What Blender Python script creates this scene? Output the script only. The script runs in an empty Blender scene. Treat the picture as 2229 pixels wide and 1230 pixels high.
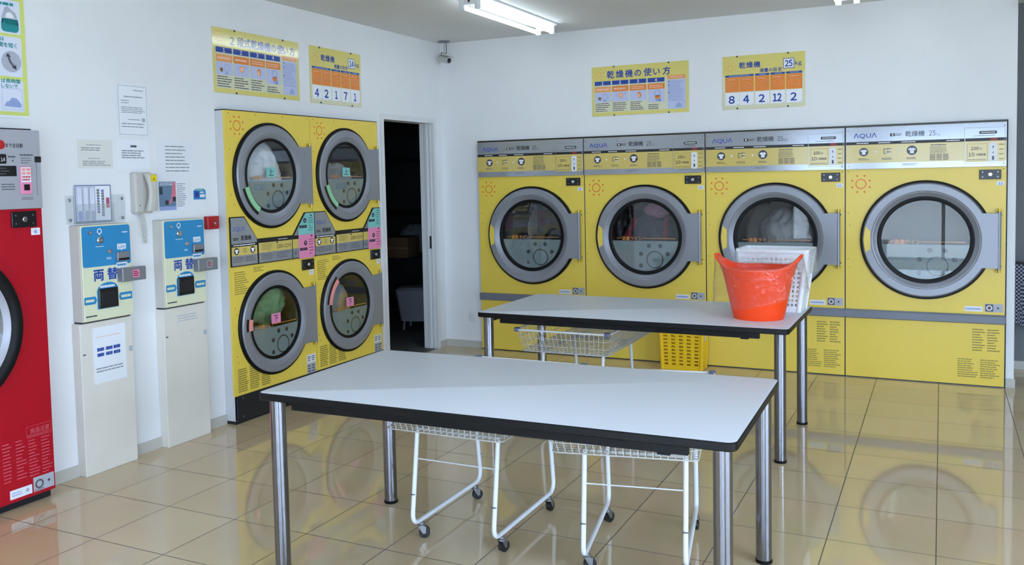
import bpy, bmesh, math, random
from mathutils import Vector, Matrix, noise

random.seed(7)
SKY = 12
SUN = 12
TUBE = 8.8
S = bpy.context.scene
COL = S.collection
PI = math.pi

# ------------------------------------------------------------------ camera
cam_d = bpy.data.cameras.new('camera')
cam = bpy.data.objects.new('camera', cam_d)
COL.objects.link(cam)
S.camera = cam
cam_d.sensor_fit = 'HORIZONTAL'
cam_d.sensor_width = 36.0
cam_d.lens = 36.0 * 1917.1466 / 2229.0
cam_d.shift_x = 0.0008
cam_d.shift_y = -0.0532
cam_d.clip_start = 0.05
cam_d.clip_end = 200
_y, _p, _r = math.radians(26.0929), math.radians(-3.2527), math.radians(-1.1581)
_f = Vector((-math.sin(_y) * math.cos(_p), math.cos(_y) * math.cos(_p), math.sin(_p)))
_rt = _f.cross(Vector((0, 0, 1))).normalized()
_up = _rt.cross(_f)
_r2 = _rt * math.cos(_r) + _up * math.sin(_r)
_u2 = -_rt * math.sin(_r) + _up * math.cos(_r)
cam.matrix_world = Matrix(((_r2.x, _u2.x, -_f.x, 3.9848), (_r2.y, _u2.y, -_f.y, -6.7837),
                           (_r2.z, _u2.z, -_f.z, 1.4891), (0, 0, 0, 1)))

# ------------------------------------------------------------------ world and exposure
S.view_settings.view_transform = 'Standard'
S.view_settings.look = 'None'
S.view_settings.gamma = 1.0
S.view_settings.use_curve_mapping = False
S.view_settings.exposure = 0.0
W = bpy.data.worlds.new('world')
S.world = W
W.use_nodes = True
W.node_tree.nodes['Background'].inputs['Color'].default_value = (0.68, 0.86, 1.18, 1)
W.node_tree.nodes['Background'].inputs['Strength'].default_value = SKY
CEIL = 2.68
RX, FY = 7.6, -8.6          # right wall and street wall


def portal(name, loc, rot, sx, sy):
    d = bpy.data.lights.new(name, 'AREA')
    d.shape = 'RECTANGLE'
    d.size, d.size_y = sx, sy
    d.cycles.is_portal = True
    o = bpy.data.objects.new(name, d)
    COL.objects.link(o)
    o.location = loc
    o.rotation_euler = rot
    return o


portal('window_portal', (4.475, FY - 0.02, 1.075), (PI / 2, 0, 0), 2.85, 2.05)
portal('window_portal', (2.2, FY - 0.02, 1.075), (PI / 2, 0, 0), 1.0, 2.05)
portal('window_portal', (RX + 0.02, -6.0, 1.3), (PI / 2, 0, PI / 2), 4.4, 2.4)

_s = bpy.data.lights.new('sun', 'SUN')
_s.energy = SUN
_s.angle = 0.02
_s.color = (1.0, 0.96, 0.9)
_so = bpy.data.objects.new('sun', _s)
COL.objects.link(_so)
_so.rotation_euler = Vector((0.5, -0.12, -0.86)).to_track_quat('-Z', 'Y').to_euler()

# ------------------------------------------------------------------ materials
MATS = {}


def lin(c):
    c = c / 255.0
    return c / 12.92 if c <= 0.04045 else ((c + 0.055) / 1.055) ** 2.4


def M(name, rgb, rough=0.5, metal=0.0, spec=0.5, var=0.0, scale=6.0, bump=0.0, bscale=80.0, coat=0.0, alpha=1.0, emit=0.0):
    m = bpy.data.materials.new(name)
    m.use_nodes = True
    nt = m.node_tree
    b = nt.nodes['Principled BSDF']
    c = tuple(lin(v) for v in rgb) + (1,)
    b.inputs['Base Color'].default_value = c
    b.inputs['Roughness'].default_value = rough
    b.inputs['Metallic'].default_value = metal
    b.inputs['Specular IOR Level'].default_value = spec
    b.inputs['Coat Weight'].default_value = coat
    b.inputs['Coat Roughness'].default_value = 0.08
    b.inputs['Alpha'].default_value = alpha
    if emit:
        b.inputs['Emission Color'].default_value = c
        b.inputs['Emission Strength'].default_value = emit
    if var or bump:
        tc = nt.nodes.new('ShaderNodeTexCoord')
    if var:
        n = nt.nodes.new('ShaderNodeTexNoise')
        n.inputs['Scale'].default_value = scale
        n.inputs['Detail'].default_value = 5
        r = nt.nodes.new('ShaderNodeValToRGB')
        r.color_ramp.elements[0].position = 0.3
        r.color_ramp.elements[1].position = 0.7
        r.color_ramp.elements[0].color = tuple(v * (1 - var) for v in c[:3]) + (1,)
        r.color_ramp.elements[1].color = tuple(min(1, v * (1 + var)) for v in c[:3]) + (1,)
        nt.links.new(tc.outputs['Object'], n.inputs['Vector'])
        nt.links.new(n.outputs['Fac'], r.inputs['Fac'])
        nt.links.new(r.outputs['Color'], b.inputs['Base Color'])
    if bump:
        n2 = nt.nodes.new('ShaderNodeTexNoise')
        n2.inputs['Scale'].default_value = bscale
        n2.inputs['Detail'].default_value = 4
        bp = nt.nodes.new('ShaderNodeBump')
        bp.inputs['Strength'].default_value = bump
        bp.inputs['Distance'].default_value = 0.01
        nt.links.new(tc.outputs['Object'], n2.inputs['Vector'])
        nt.links.new(n2.outputs['Fac'], bp.inputs['Height'])
        nt.links.new(bp.outputs['Normal'], b.inputs['Normal'])
    MATS[name] = m
    return m


def glassy(name, tint, ior=1.45, rough=0.0, haze=0.0, hazecol=(1, 1, 1), refl=1.0, crinkle=0.0):
    """thin clear sheet: see-through with a mirror-like surface reflection, optional milky film"""
    m = bpy.data.materials.new(name)
    m.use_nodes = True
    nt = m.node_tree
    for n in list(nt.nodes):
        nt.nodes.remove(n)
    out = nt.nodes.new('ShaderNodeOutputMaterial')
    tr = nt.nodes.new('ShaderNodeBsdfTransparent')
    tr.inputs['Color'].default_value = tuple(tint) + (1,)
    gl = nt.nodes.new('ShaderNodeBsdfGlossy')
    gl.inputs['Roughness'].default_value = rough
    if crinkle:
        tc = nt.nodes.new('ShaderNodeTexCoord')
        ns = nt.nodes.new('ShaderNodeTexNoise')
        ns.inputs['Scale'].default_value = 11
        ns.inputs['Detail'].default_value = 3
        ns.inputs['Distortion'].default_value = 1.2
        bp = nt.nodes.new('ShaderNodeBump')
        bp.inputs['Strength'].default_value = crinkle
        bp.inputs['Distance'].default_value = 0.05
        nt.links.new(tc.outputs['Object'], ns.inputs['Vector'])
        nt.links.new(ns.outputs['Fac'], bp.inputs['Height'])
        nt.links.new(bp.outputs['Normal'], gl.inputs['Normal'])
    fr = nt.nodes.new('ShaderNodeFresnel')
    geo = nt.nodes.new('ShaderNodeNewGeometry')
    io = nt.nodes.new('ShaderNodeMapRange')      # same reflection from either side of the sheet
    io.inputs['To Min'].default_value = ior
    io.inputs['To Max'].default_value = 1.0 / ior
    nt.links.new(geo.outputs['Backfacing'], io.inputs['Value'])
    nt.links.new(io.outputs['Result'], fr.inputs['IOR'])
    mx = nt.nodes.new('ShaderNodeMixShader')
    base = tr.outputs[0]
    if haze:
        df = nt.nodes.new('ShaderNodeBsdfDiffuse')
        df.inputs['Color'].default_value = tuple(hazecol) + (1,)
        hz = nt.nodes.new('ShaderNodeMixShader')
        hz.inputs[0].default_value = haze
        nt.links.new(tr.outputs[0], hz.inputs[1])
        nt.links.new(df.outputs[0], hz.inputs[2])
        base = hz.outputs[0]
    fac = fr.outputs[0]
    if refl != 1.0:
        mu = nt.nodes.new('ShaderNodeMath')
        mu.operation = 'MULTIPLY'
        mu.inputs[1].default_value = refl
        nt.links.new(fr.outputs[0], mu.inputs[0])
        fac = mu.outputs[0]
    nt.links.new(fac, mx.inputs[0])
    nt.links.new(base, mx.inputs[1])
    nt.links.new(gl.outputs[0], mx.inputs[2])
    nt.links.new(mx.outputs[0], out.inputs['Surface'])
    MATS[name] = m
    return m


def tile_floor(name, c1, c2, grout, pitch, ox, oy, rough):
    m = M(name, c1, rough, spec=0.85)
    nt = m.node_tree
    b = nt.nodes['Principled BSDF']
    tc = nt.nodes.new('ShaderNodeTexCoord')
    mp = nt.nodes.new('ShaderNodeMapping')
    mp.inputs['Location'].default_value = (-ox + 40 * pitch, -oy + 40 * pitch, 0)
    br = nt.nodes.new('ShaderNodeTexBrick')
    br.offset = 0.0
    br.squash = 1.0
    br.inputs['Scale'].default_value = 1.0
    br.inputs['Brick Width'].default_value = pitch
    br.inputs['Row Height'].default_value = pitch
    br.inputs['Mortar Size'].default_value = 0.0022
    br.inputs['Mortar Smooth'].default_value = 0.1
    br.inputs['Bias'].default_value = 0.0
    br.inputs['Color1'].default_value = tuple(lin(v) for v in c1) + (1,)
    br.inputs['Color2'].default_value = tuple(lin(v) for v in c2) + (1,)
    br.inputs['Mortar'].default_value = tuple(lin(v) for v in grout) + (1,)
    n = nt.nodes.new('ShaderNodeTexNoise')
    n.inputs['Scale'].default_value = 3.0
    n.inputs['Detail'].default_value = 6
    mix = nt.nodes.new('ShaderNodeMix')
    mix.data_type = 'RGBA'
    mix.blend_type = 'MULTIPLY'
    mix.inputs['Factor'].default_value = 0.16
    rr = nt.nodes.new('ShaderNodeMapRange')
    rr.inputs['To Min'].default_value = rough
    rr.inputs['To Max'].default_value = 0.6
    nt.links.new(tc.outputs['Object'], mp.inputs['Vector'])
    nt.links.new(mp.outputs[0], br.inputs['Vector'])
    nt.links.new(tc.outputs['Object'], n.inputs['Vector'])
    nt.links.new(br.outputs['Color'], mix.inputs['A'])
    nt.links.new(n.outputs['Color'], mix.inputs['B'])
    nt.links.new(mix.outputs['Result'], b.inputs['Base Color'])
    nt.links.new(br.outputs['Fac'], rr.inputs['Value'])
    nt.links.new(rr.outputs['Result'], b.inputs['Roughness'])
    return m


# structure
M('wall_paint', (236, 236, 236), 0.85, var=0.015, scale=3, bump=0.08, bscale=350)
M('ceiling_paint', (226, 226, 224), 0.9, bump=0.05, bscale=200)
tile_floor('floor_tile', (219, 196, 157), (213, 189, 151), (88, 80, 68), 0.4002, 0.7719, -4.293, 0.045)
M('concrete', (168, 168, 164), 0.9, var=0.15, scale=2)
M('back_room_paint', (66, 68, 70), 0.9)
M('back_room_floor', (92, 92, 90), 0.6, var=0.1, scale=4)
M('alcove_shade_grey', (120, 122, 126), 0.85)  # pale wall in shadow: its shade is put into this grey
M('baseboard_vinyl', (196, 192, 182), 0.5)
M('aluminium', (150, 152, 155), 0.35, metal=0.9)
M('frame_white', (226, 226, 226), 0.4)
glassy('window_glass', (0.93, 0.95, 0.95))
# machines
M('yellow_steel', (238, 208, 84), 0.32, var=0.012, scale=2.5)
M('silver_panel', (160, 163, 168), 0.16, metal=0.35, spec=0.6)
M('panel_yellow', (214, 190, 104), 0.16, spec=0.6)
M('door_grey', (142, 144, 151), 0.33, metal=0.25)
M('trim_grey', (118, 122, 132), 0.4, metal=0.1)
M('black_rubber', (9, 9, 10), 0.5, spec=0.25)
M('black_plastic', (16, 16, 19), 0.3)
M('black_steel', (24, 25, 30), 0.45)
M('drum_steel', (92, 88, 84), 0.4, metal=0.8)
M('chrome', (205, 206, 210), 0.14, metal=1.0)
M('brass_yellow', (205, 176, 60), 0.35, metal=0.5)
M('casing_grey', (206, 207, 208), 0.45)
M('sun_orange', (232, 112, 40), 0.4)
M('line_orange', (216, 140, 52), 0.4)
M('print_soft', (138, 140, 148), 0.5)
M('print_black', (30, 30, 34), 0.4)
M('print_grey', (84, 84, 90), 0.5)
M('print_olive', (146, 132, 58), 0.5)
M('print_white', (236, 236, 236), 0.4)
M('print_pink', (206, 86, 100), 0.5)
M('logo_blue', (50, 72, 170), 0.35)
M('navy', (38, 52, 112), 0.4)
M('sticker_white', (232, 232, 236), 0.35)
M('sticker_grey', (176, 178, 186), 0.35)
M('sticker_teal', (128, 196, 190), 0.45)
M('sticker_pink', (234, 140, 178), 0.45)
M('tape_green', (150, 206, 160), 0.5)
M('tape_pink', (240, 152, 148), 0.5)
M('red_mark', (150, 36, 44), 0.4)
glassy('door_glass', (0.94, 0.95, 0.95), 1.46)
M('glass_print', (142, 157, 158), 0.3, alpha=0.85)
M('glass_dot', (44, 50, 52), 0.25)
M('washer_red', (176, 3, 30), 0.28)
M('washer_grey', (172, 172, 180), 0.35, metal=0.15)
# furniture
M('laminate_white', (217, 222, 231), 0.4, spec=0.2)
M('table_edge', (10, 10, 12), 0.45, spec=0.25)
M('leg_chrome', (138, 139, 146), 0.16, metal=1.0)
M('cart_white', (226, 228, 230), 0.35)
M('wire_white', (204, 200, 190), 0.4)
M('caster_black', (22, 22, 24), 0.45)
M('zinc', (150, 152, 156), 0.3, metal=0.9)
M('clip_grey', (96, 104, 130), 0.4)
M('tub_orange', (255, 72, 8), 0.38)
M('basket_white', (238, 240, 242), 0.4)
M('basket_yellow', (248, 200, 24), 0.35)
glassy('plastic_film', (0.97, 0.96, 0.96), 1.5, 0.10, 0.018, (0.95, 0.9, 0.9), crinkle=0.9)
glassy('plastic_liner', (0.96, 0.96, 0.96), 1.3, 0.2, 0.28, (0.95, 0.95, 0.96), crinkle=0.5)
glassy('acrylic', (0.96, 0.97, 0.97), 1.3, 0.05, 0.10, (0.85, 0.88, 0.9))
# wall things
M('paper_white', (238, 240, 244), 0.4)
M('paper_film', (234, 236, 240), 0.3)
M('paper_cream', (226, 225, 218), 0.6)
M('poster_yellow', (226, 212, 122), 0.07)
M('poster_cream', (222, 220, 188), 0.07)
M('poster_blue', (40, 74, 160), 0.07)
M('poster_orange', (236, 138, 60), 0.07)
M('poster_orange_pale', (240, 168, 104), 0.07)
M('poster_lavender', (196, 202, 232), 0.07)
M('poster_line', (244, 190, 160), 0.3)
M('poster_green', (214, 222, 122), 0.25)
M('poster_teal', (30, 140, 146), 0.3)
M('poster_panel', (222, 226, 240), 0.25)
M('icon_grey', (176, 180, 194), 0.3)
M('icon_dark', (58, 60, 74), 0.3)
M('icon_sky', (150, 168, 214), 0.3)
M('change_blue', (44, 138, 190), 0.35)
M('change_cream', (226, 226, 192), 0.4)
M('change_shell', (205, 200, 190), 0.5)
M('box_grey', (140, 142, 146), 0.4, metal=0.4)
M('phone_beige', (198, 194, 186), 0.4)
M('sticker_yellow', (236, 208, 24), 0.4)
M('alarm_red', (176, 24, 30), 0.35)
M('post_white', (226, 220, 208), 0.55, var=0.03, scale=5)
M('brochure_blue', (96, 110, 160), 0.4)
M('photo_blue', (104, 132, 160), 0.4)
M('photo_dark', (52, 60, 74), 0.4)
M('photo_pink', (214, 120, 140), 0.4)
M('camera_body', (188, 188, 184), 0.4)
M('fixture_white', (226, 228, 230), 0.4)
M('tube_glow', (228, 244, 255), 0.4, emit=TUBE)
M('tube_cap', (190, 192, 196), 0.4)
# cloth and back room things
M('cloth_white', (222, 224, 226), 0.9)
M('cloth_green', (116, 156, 112), 0.95, var=0.1)
M('cloth_beige', (190, 156, 116), 0.95, var=0.15)
M('cloth_dark', (52, 50, 60), 0.95, var=0.2)
M('cloth_red', (130, 36, 44), 0.95, var=0.1)
M('cloth_pink', (208, 150, 160), 0.95)
M('cloth_mauve', (150, 106, 124), 0.95, var=0.1)
M('cloth_grey', (150, 150, 154), 0.95, var=0.1)
M('cardboard', (140, 110, 78), 0.9, var=0.08)
M('dark_metal', (40, 42, 46), 0.6)
M('dull_white', (150, 154, 164), 0.8)

_ck = M('checked_fabric', (60, 60, 72), 0.9)
_nt = _ck.node_tree
_tc = _nt.nodes.new('ShaderNodeTexCoord')
_c = _nt.nodes.new('ShaderNodeTexChecker')
_c.inputs['Scale'].default_value = 72
_c.inputs['Color1'].default_value = (0.02, 0.02, 0.035, 1)
_c.inputs['Color2'].default_value = (0.34, 0.34, 0.42, 1)
_nt.links.new(_tc.outputs['Object'], _c.inputs['Vector'])
_nt.links.new(_c.outputs['Color'], _nt.nodes['Principled BSDF'].inputs['Base Color'])


# ------------------------------------------------------------------ mesh builder
def rrect(x0, y0, x1, y1, r=0.0, seg=4):
    r = max(0.0, min(r, (x1 - x0) / 2 - 1e-5, (y1 - y0) / 2 - 1e-5))
    if r <= 1e-5:
        return [(x0, y0), (x1, y0), (x1, y1), (x0, y1)]
    out = []
    for cx, cy, a0 in ((x1 - r, y0 + r, -90), (x1 - r, y1 - r, 0), (x0 + r, y1 - r, 90), (x0 + r, y0 + r, 180)):
        for k in range(seg + 1):
            a = math.radians(a0 + 90 * k / seg)
            out.append((cx + r * math.cos(a), cy + r * math.sin(a)))
    return out


def circ(cx, cy, r, n=24, ry=None):
    ry = r if ry is None else ry
    return [(cx + r * math.cos(2 * PI * k / n), cy + ry * math.sin(2 * PI * k / n)) for k in range(n)]


_GLYPH = {}


def glyphs(s, bold):
    key = (s, bold)
    if key not in _GLYPH:
        c = bpy.data.curves.new('t', 'FONT')
        c.body = s
        c.size = 1
        c.resolution_u = 2
        c.offset = bold
        o = bpy.data.objects.new('t', c)
        COL.objects.link(o)
        bpy.context.view_layer.update()
        dg = bpy.context.evaluated_depsgraph_get()
        me = bpy.data.meshes.new_from_object(o.evaluated_get(dg))
        v = [(p.co.x, p.co.y) for p in me.vertices]
        f = [tuple(p.vertices) for p in me.polygons]
        bpy.data.objects.remove(o)
        bpy.data.curves.remove(c)
        bpy.data.meshes.remove(me)
        _GLYPH[key] = (v, f)
    return _GLYPH[key]


def typeset(s):
    """plain sans letters: Latin characters come from the wide set and are packed closely"""
    if not all(33 <= ord(ch) < 127 for ch in s):
        return glyphs(s, 0.0)
    V, F, x = [], [], 0.0
    for ch in s:
        v, f = glyphs(chr(ord(ch) + 0xFEE0), 0.0)
        a, b = min(p[0] for p in v), max(p[0] for p in v)
        n = len(V)
        V += [(p[0] - a + x, p[1]) for p in v]
        F += [tuple(i + n for i in q) for q in f]
        x += b - a + 0.085
    return V, F


class MB:
    """collects shapes in a local frame (x right, y away from the viewer, z up) and links them as ONE mesh object"""

    def __init__(self):
        self.v, self.f, self.m, self.mats = [], [], [], []

    def mi(self, m):
        if m not in self.mats:
            self.mats.append(m)
        return self.mats.index(m)

    def add(self, vs, fs, m):
        b = len(self.v)
        k = self.mi(m)
        self.v.extend(tuple(p) for p in vs)
        for f in fs:
            self.f.append(tuple(i + b for i in f))
            self.m.append(k)

    @staticmethod
    def map(p, h, axis):
        if axis == 'y':
            return (p[0], h, p[1])
        if axis == 'z':
            return (p[0], p[1], h)
        return (h, p[0], p[1])

    def loft(self, layers, axis, m, cap0=True, cap1=True):
        n = len(layers[0][0])
        vs, fs = [], []
        for pts, h in layers:
            vs += [self.map(p, h, axis) for p in pts]
        for i in range(len(layers) - 1):
            for k in range(n):
                a, b = i * n + k, i * n + (k + 1) % n
                fs.append((a, b, b + n, a + n))
        if cap0:
            fs.append(tuple(range(n))[::-1])
        if cap1:
            fs.append(tuple(range((len(layers) - 1) * n, len(layers) * n)))
        self.add(vs, fs, m)

    def prism(self, pts, h0, h1, axis, m):
        self.loft([(pts, h0), (pts, h1)], axis, m)

    def box(self, x0, y0, z0, x1, y1, z1, m):
        self.prism([(x0, y0), (x1, y0), (x1, y1), (x0, y1)], z0, z1, 'z', m)

    def rbox(self, x0, y0, z0, x1, y1, z1, r, c, m, axis='z', seg=4):
        """box with rounded corners (radius r) along axis and edges chamfered by c"""
        lo, hi = {'z': ((x0, y0, x1, y1), (z0, z1)), 'y': ((x0, z0, x1, z1), (y0, y1)), 'x': ((y0, z0, y1, z1), (x0, x1))}[axis][0], None
        h0, h1 = {'z': (z0, z1), 'y': (y0, y1), 'x': (x0, x1)}[axis]
        a, b, cc, d = lo
        r = max(r, c + 1e-4)
        full = rrect(a, b, cc, d, r, seg)
        ins = rrect(a + c, b + c, cc - c, d - c, max(r - c, 1e-4), seg)
        self.loft([(ins, h0), (full, h0 + c), (full, h1 - c), (ins, h1)], axis, m)

    def flat(self, pts, y, m):
        """flat printed shape on the front (x, z points) at depth y"""
        self.add([(p[0], y, p[1]) for p in pts], [tuple(range(len(pts)))], m)

    def rect(self, x0, z0, x1, z1, y, m, r=0.0):
        self.flat(rrect(x0, z0, x1, z1, r), y, m)

    def ring(self, cx, cz, r0, r1, y, m, n=40, a0=0.0, a1=2 * PI):
        full = abs(a1 - a0 - 2 * PI) < 1e-6
        k = n if full else n + 1
        vs = []
        for i in range(k):
            a = a0 + (a1 - a0) * i / n
            vs += [(cx + r0 * math.cos(a), y, cz + r0 * math.sin(a)), (cx + r1 * math.cos(a), y, cz + r1 * math.sin(a))]
        fs = [(2 * i, 2 * i + 1, (2 * i + 3) % (2 * k), (2 * i + 2) % (2 * k)) for i in range(n)]
        self.add(vs, fs, m)

    def frame(self, x0, z0, x1, z1, t, y, m):
        self.rect(x0, z0, x1, z0 + t, y, m)
        self.rect(x0, z1 - t, x1, z1, y, m)
        self.rect(x0, z0 + t, x0 + t, z1 - t, y, m)
        self.rect(x1 - t, z0 + t, x1, z1 - t, y, m)

    def lathe(self, prof, cx, cz, m, n=64, cap0=False, cap1=False, yc=0.0):
        """profile of (radius, y) turned round a horizontal axis through (cx, cz) pointing at the viewer"""
        self.loft([(circ(cx, cz, r, n), yc + h) for r, h in prof], 'y', m, cap0, cap1)

    def lathez(self, prof, cx, cy, m, n=32, cap0=True, cap1=True):
        self.loft([(circ(cx, cy, r, n), h) for r, h in prof], 'z', m, cap0, cap1)

    def tube(self, path, r, m, seg=8, closed=False, caps=True):
        P = [Vector(p) for p in path]
        n = len(P)
        vs, fs = [], []
        prev = None
        for i in range(n):
            a = P[(i - 1) % n] if (closed or i > 0) else P[i]
            b = P[(i + 1) % n] if (closed or i < n - 1) else P[i]
            t = (b - a).normalized()
            if prev is None:
                s = t.cross(Vector((0, 0, 1)))
                if s.length < 1e-3:
                    s = t.cross(Vector((1, 0, 0)))
                s.normalize()
            else:
                s = (prev - t * prev.dot(t)).normalized()
            prev = s
            q = t.cross(s)
            for k in range(seg):
                g = 2 * PI * k / seg
                vs.append(P[i] + (s * math.cos(g) + q * math.sin(g)) * r)
        for i in range(n if closed else n - 1):
            j = (i + 1) % n
            for k in range(seg):
                k2 = (k + 1) % seg
                fs.append((i * seg + k, i * seg + k2, j * seg + k2, j * seg + k))
        if caps and not closed:
            fs.append(tuple(range(seg))[::-1])
            fs.append(tuple(range((n - 1) * seg, n * seg)))
        self.add(vs, fs, m)

    def text(self, s, x, z, size, y, m, bold=0.0, align='l', pitch=None, width=None, up=False):
        """text on the front with its baseline at z"""
        if pitch:
            for i, ch in enumerate(s):
                self.text(ch, x + i * pitch, z, size, y, m, bold)
            return
        v, f = typeset(s)
        if not v:
            return
        x0, x1 = min(p[0] for p in v), max(p[0] for p in v)
        sx = size if width is None else width / (x1 - x0)
        ox = {'l': 0, 'c': -(x1 - x0) * sx / 2, 'r': -(x1 - x0) * sx}[align]
        steps = [(0, 0)] if bold < 0.004 else [(0, 0), (bold, 0), (-bold, 0), (0, bold), (0, -bold)]
        for i, (dx, dz) in enumerate(steps):
            self.add([(x + ox + (p[0] - x0) * sx + dx * size, y - i * 0.00004, z + (p[1] + dz) * size) for p in v], f, m)

    def lines(self, x0, z0, x1, z1, n, y, m, fill=0.45, rag=0.35, cols=1, gap=0.01, dash=True):
        """rows of print too small to read"""
        wc = (x1 - x0 - gap * (cols - 1)) / cols
        for c in range(cols):
            a = x0 + c * (wc + gap)
            for i in range(n):
                zc = z1 - (i + 0.5) * (z1 - z0) / n
                h = (z1 - z0) / n * fill / 2
                end = a + wc * (1 - rag * random.random())
                p = a
                while p < end - 1e-4:
                    q = min(end, p + wc * random.uniform(0.10, 0.30)) if dash else end
                    self.rect(p, zc - h, q, zc + h, y, m)
                    p = q + wc * 0.02

    def sun(self, cx, cz, r, y, m):
        self.ring(cx, cz, r * 0.82, r, y, m, 28)
        for k in range(8):
            a = PI / 8 + k * PI / 4
            self.flat(circ(cx + 1.72 * r * math.cos(a), cz + 1.72 * r * math.sin(a), r * 0.20, 10), y, m)

    def plate_hole(self, x0, z0, x1, z1, cx, cz, r, y, m, n=64, y2=None):
        """flat front sheet with a round opening"""
        inn = circ(cx, cz, r, n)
        out = []
        for k in range(n):
            a = 2 * PI * k / n
            c, s = math.cos(a), math.sin(a)
            t = min([((x1 - cx) / c if c > 0 else (x0 - cx) / c) if abs(c) > 1e-9 else 1e9,
                     ((z1 - cz) / s if s > 0 else (z0 - cz) / s) if abs(s) > 1e-9 else 1e9])
            out.append((cx + c * t, cz + s * t))
        for X, Z in ((x0, z0), (x1, z0), (x1, z1), (x0, z1)):
            k = min(range(n), key=lambda i: (out[i][0] - X) ** 2 + (out[i][1] - Z) ** 2)
            out[k] = (X, Z)
        vs = [(p[0], y, p[1]) for p in inn] + [(p[0], y, p[1]) for p in out]
        fs = [(k, (k + 1) % n, n + (k + 1) % n, n + k) for k in range(n)]
        self.add(vs, fs, m)

    def build(self, name, parent=None, loc=None, rotz=0.0, sharp=35):
        me = bpy.data.meshes.new(name)
        me.from_pydata([tuple(p) for p in self.v], [], self.f)
        for m in self.mats:
            me.materials.append(MATS[m])
        me.polygons.foreach_set('material_index', self.m)
        me.polygons.foreach_set('use_smooth', [True] * len(self.f))
        me.set_sharp_from_angle(angle=math.radians(sharp))
        me.update()
        o = bpy.data.objects.new(name, me)
        COL.objects.link(o)
        if parent is not None:
            o.parent = parent
        if loc is not None:
            o.location = loc
        o.rotation_euler.z = rotz
        return o


def tag(o, label, cat, group=None):
    o['label'] = label
    o['category'] = cat
    if group:
        o['group'] = group
    return o


def thing(name, label, cat, loc=(0, 0, 0), rotz=0.0, group=None, sx=1.0):
    o = bpy.data.objects.new(name, None)
    o.empty_display_size = 0.1
    COL.objects.link(o)
    o.location = loc
    o.rotation_euler.z = rotz
    o.scale.x = sx
    return tag(o, label, cat, group)


def struct(o):
    o['kind'] = 'structure'
    return o


def copy_tree(o, parent=None):
    c = o.copy()
    COL.objects.link(c)
    if parent is not None:
        c.parent = parent
        c.matrix_parent_inverse = o.matrix_parent_inverse.copy()
    for ch in list(o.children):
        copy_tree(ch, c)
    return c


def fillet(path, r, seg=5):
    """round the inner corners of a polyline"""
    P = [Vector(p) for p in path]
    out = [P[0]]
    for i in range(1, len(P) - 1):
        a, b = (P[i - 1] - P[i]), (P[i + 1] - P[i])
        ra = min(r, a.length * 0.45, b.length * 0.45)
        p0, p2 = P[i] + a.normalized() * ra, P[i] + b.normalized() * ra
        for k in range(seg + 1):
            t = k / seg
            out.append(p0 * (1 - t) ** 2 + P[i] * 2 * t * (1 - t) + p2 * t * t)
    out.append(P[-1])
    return out


LW = PI / 2        # things on the left wall face +x: local x runs along world +y


def wall_grid(name, m, axis, a0, a1, z0, z1, h0, h1, holes):
    """a wall slab with rectangular openings; a runs along the wall, h across its thickness"""
    mb = MB()
    A = sorted({a0, a1, *[q for h in holes for q in h[:2]]})
    for i in range(len(A) - 1):
        lo, hi = A[i], A[i + 1]
        mid = (lo + hi) / 2
        cuts = sorted([(h[2], h[3]) for h in holes if h[0] < mid < h[1]])
        z = z0
        spans = []
        for c0, c1 in cuts:
            if c0 > z:
                spans.append((z, c0))
            z = max(z, c1)
        if z < z1:
            spans.append((z, z1))
        for s0, s1 in spans:
            if axis == 'x':
                mb.box(lo, h0, s0, hi, h1, s1, m)
            else:
                mb.box(h0, lo, s0, h1, hi, s1, m)
    return struct(mb.build(name))

# ------------------------------------------------------------------ structure
T1 = 0.13
_m = MB(); _m.box(0, FY, -0.06, RX, 0.7, 0, 'floor_tile'); struct(_m.build('floor'))
_m = MB(); _m.box(-2.7, FY - 0.15, CEIL, RX + 0.15, 2.3, CEIL + 0.1, 'ceiling_paint'); struct(_m.build('ceiling'))
wall_grid('wall_left', 'wall_paint', 'y', FY, T1, 0, CEIL, -T1, 0,
          [(-5.013, -4.009, 0, 1.768), (-2.7241, -1.1185, 0, 1.9435), (-0.942, -0.153, 0, 1.9945)])
wall_grid('wall_back', 'wall_paint', 'x', 0, 4.43, 0, CEIL, 0, T1, [(0.3655, 4.381, 0, 1.814)])
wall_grid('wall_alcove_side', 'wall_paint', 'y', T1, 0.66, 0, CEIL, 4.392, 4.43, [])
wall_grid('wall_alcove', 'alcove_shade_grey', 'x', 4.392, RX, 0, CEIL, 0.66, 0.76, [])
wall_grid('wall_right', 'wall_paint', 'y', FY, 0.76, 0, CEIL, RX, RX + 0.15, [(-8.2, -3.8, 0.1, 2.5)])
wall_grid('wall_front', 'wall_paint', 'x', -1.0, RX + 0.15, 0, CEIL, FY - 0.15, FY, [(1.7, 2.7, 0.05, 2.1), (3.05, 5.9, 0.05, 2.1)])
_m = MB(); _m.box(-40, -60, -0.25, 60, FY - 0.15, -0.08, 'concrete'); _m.box(RX + 0.15, FY - 0.15, -0.25, 60, 30, -0.08, 'concrete')
struct(_m.build('ground'))
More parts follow.
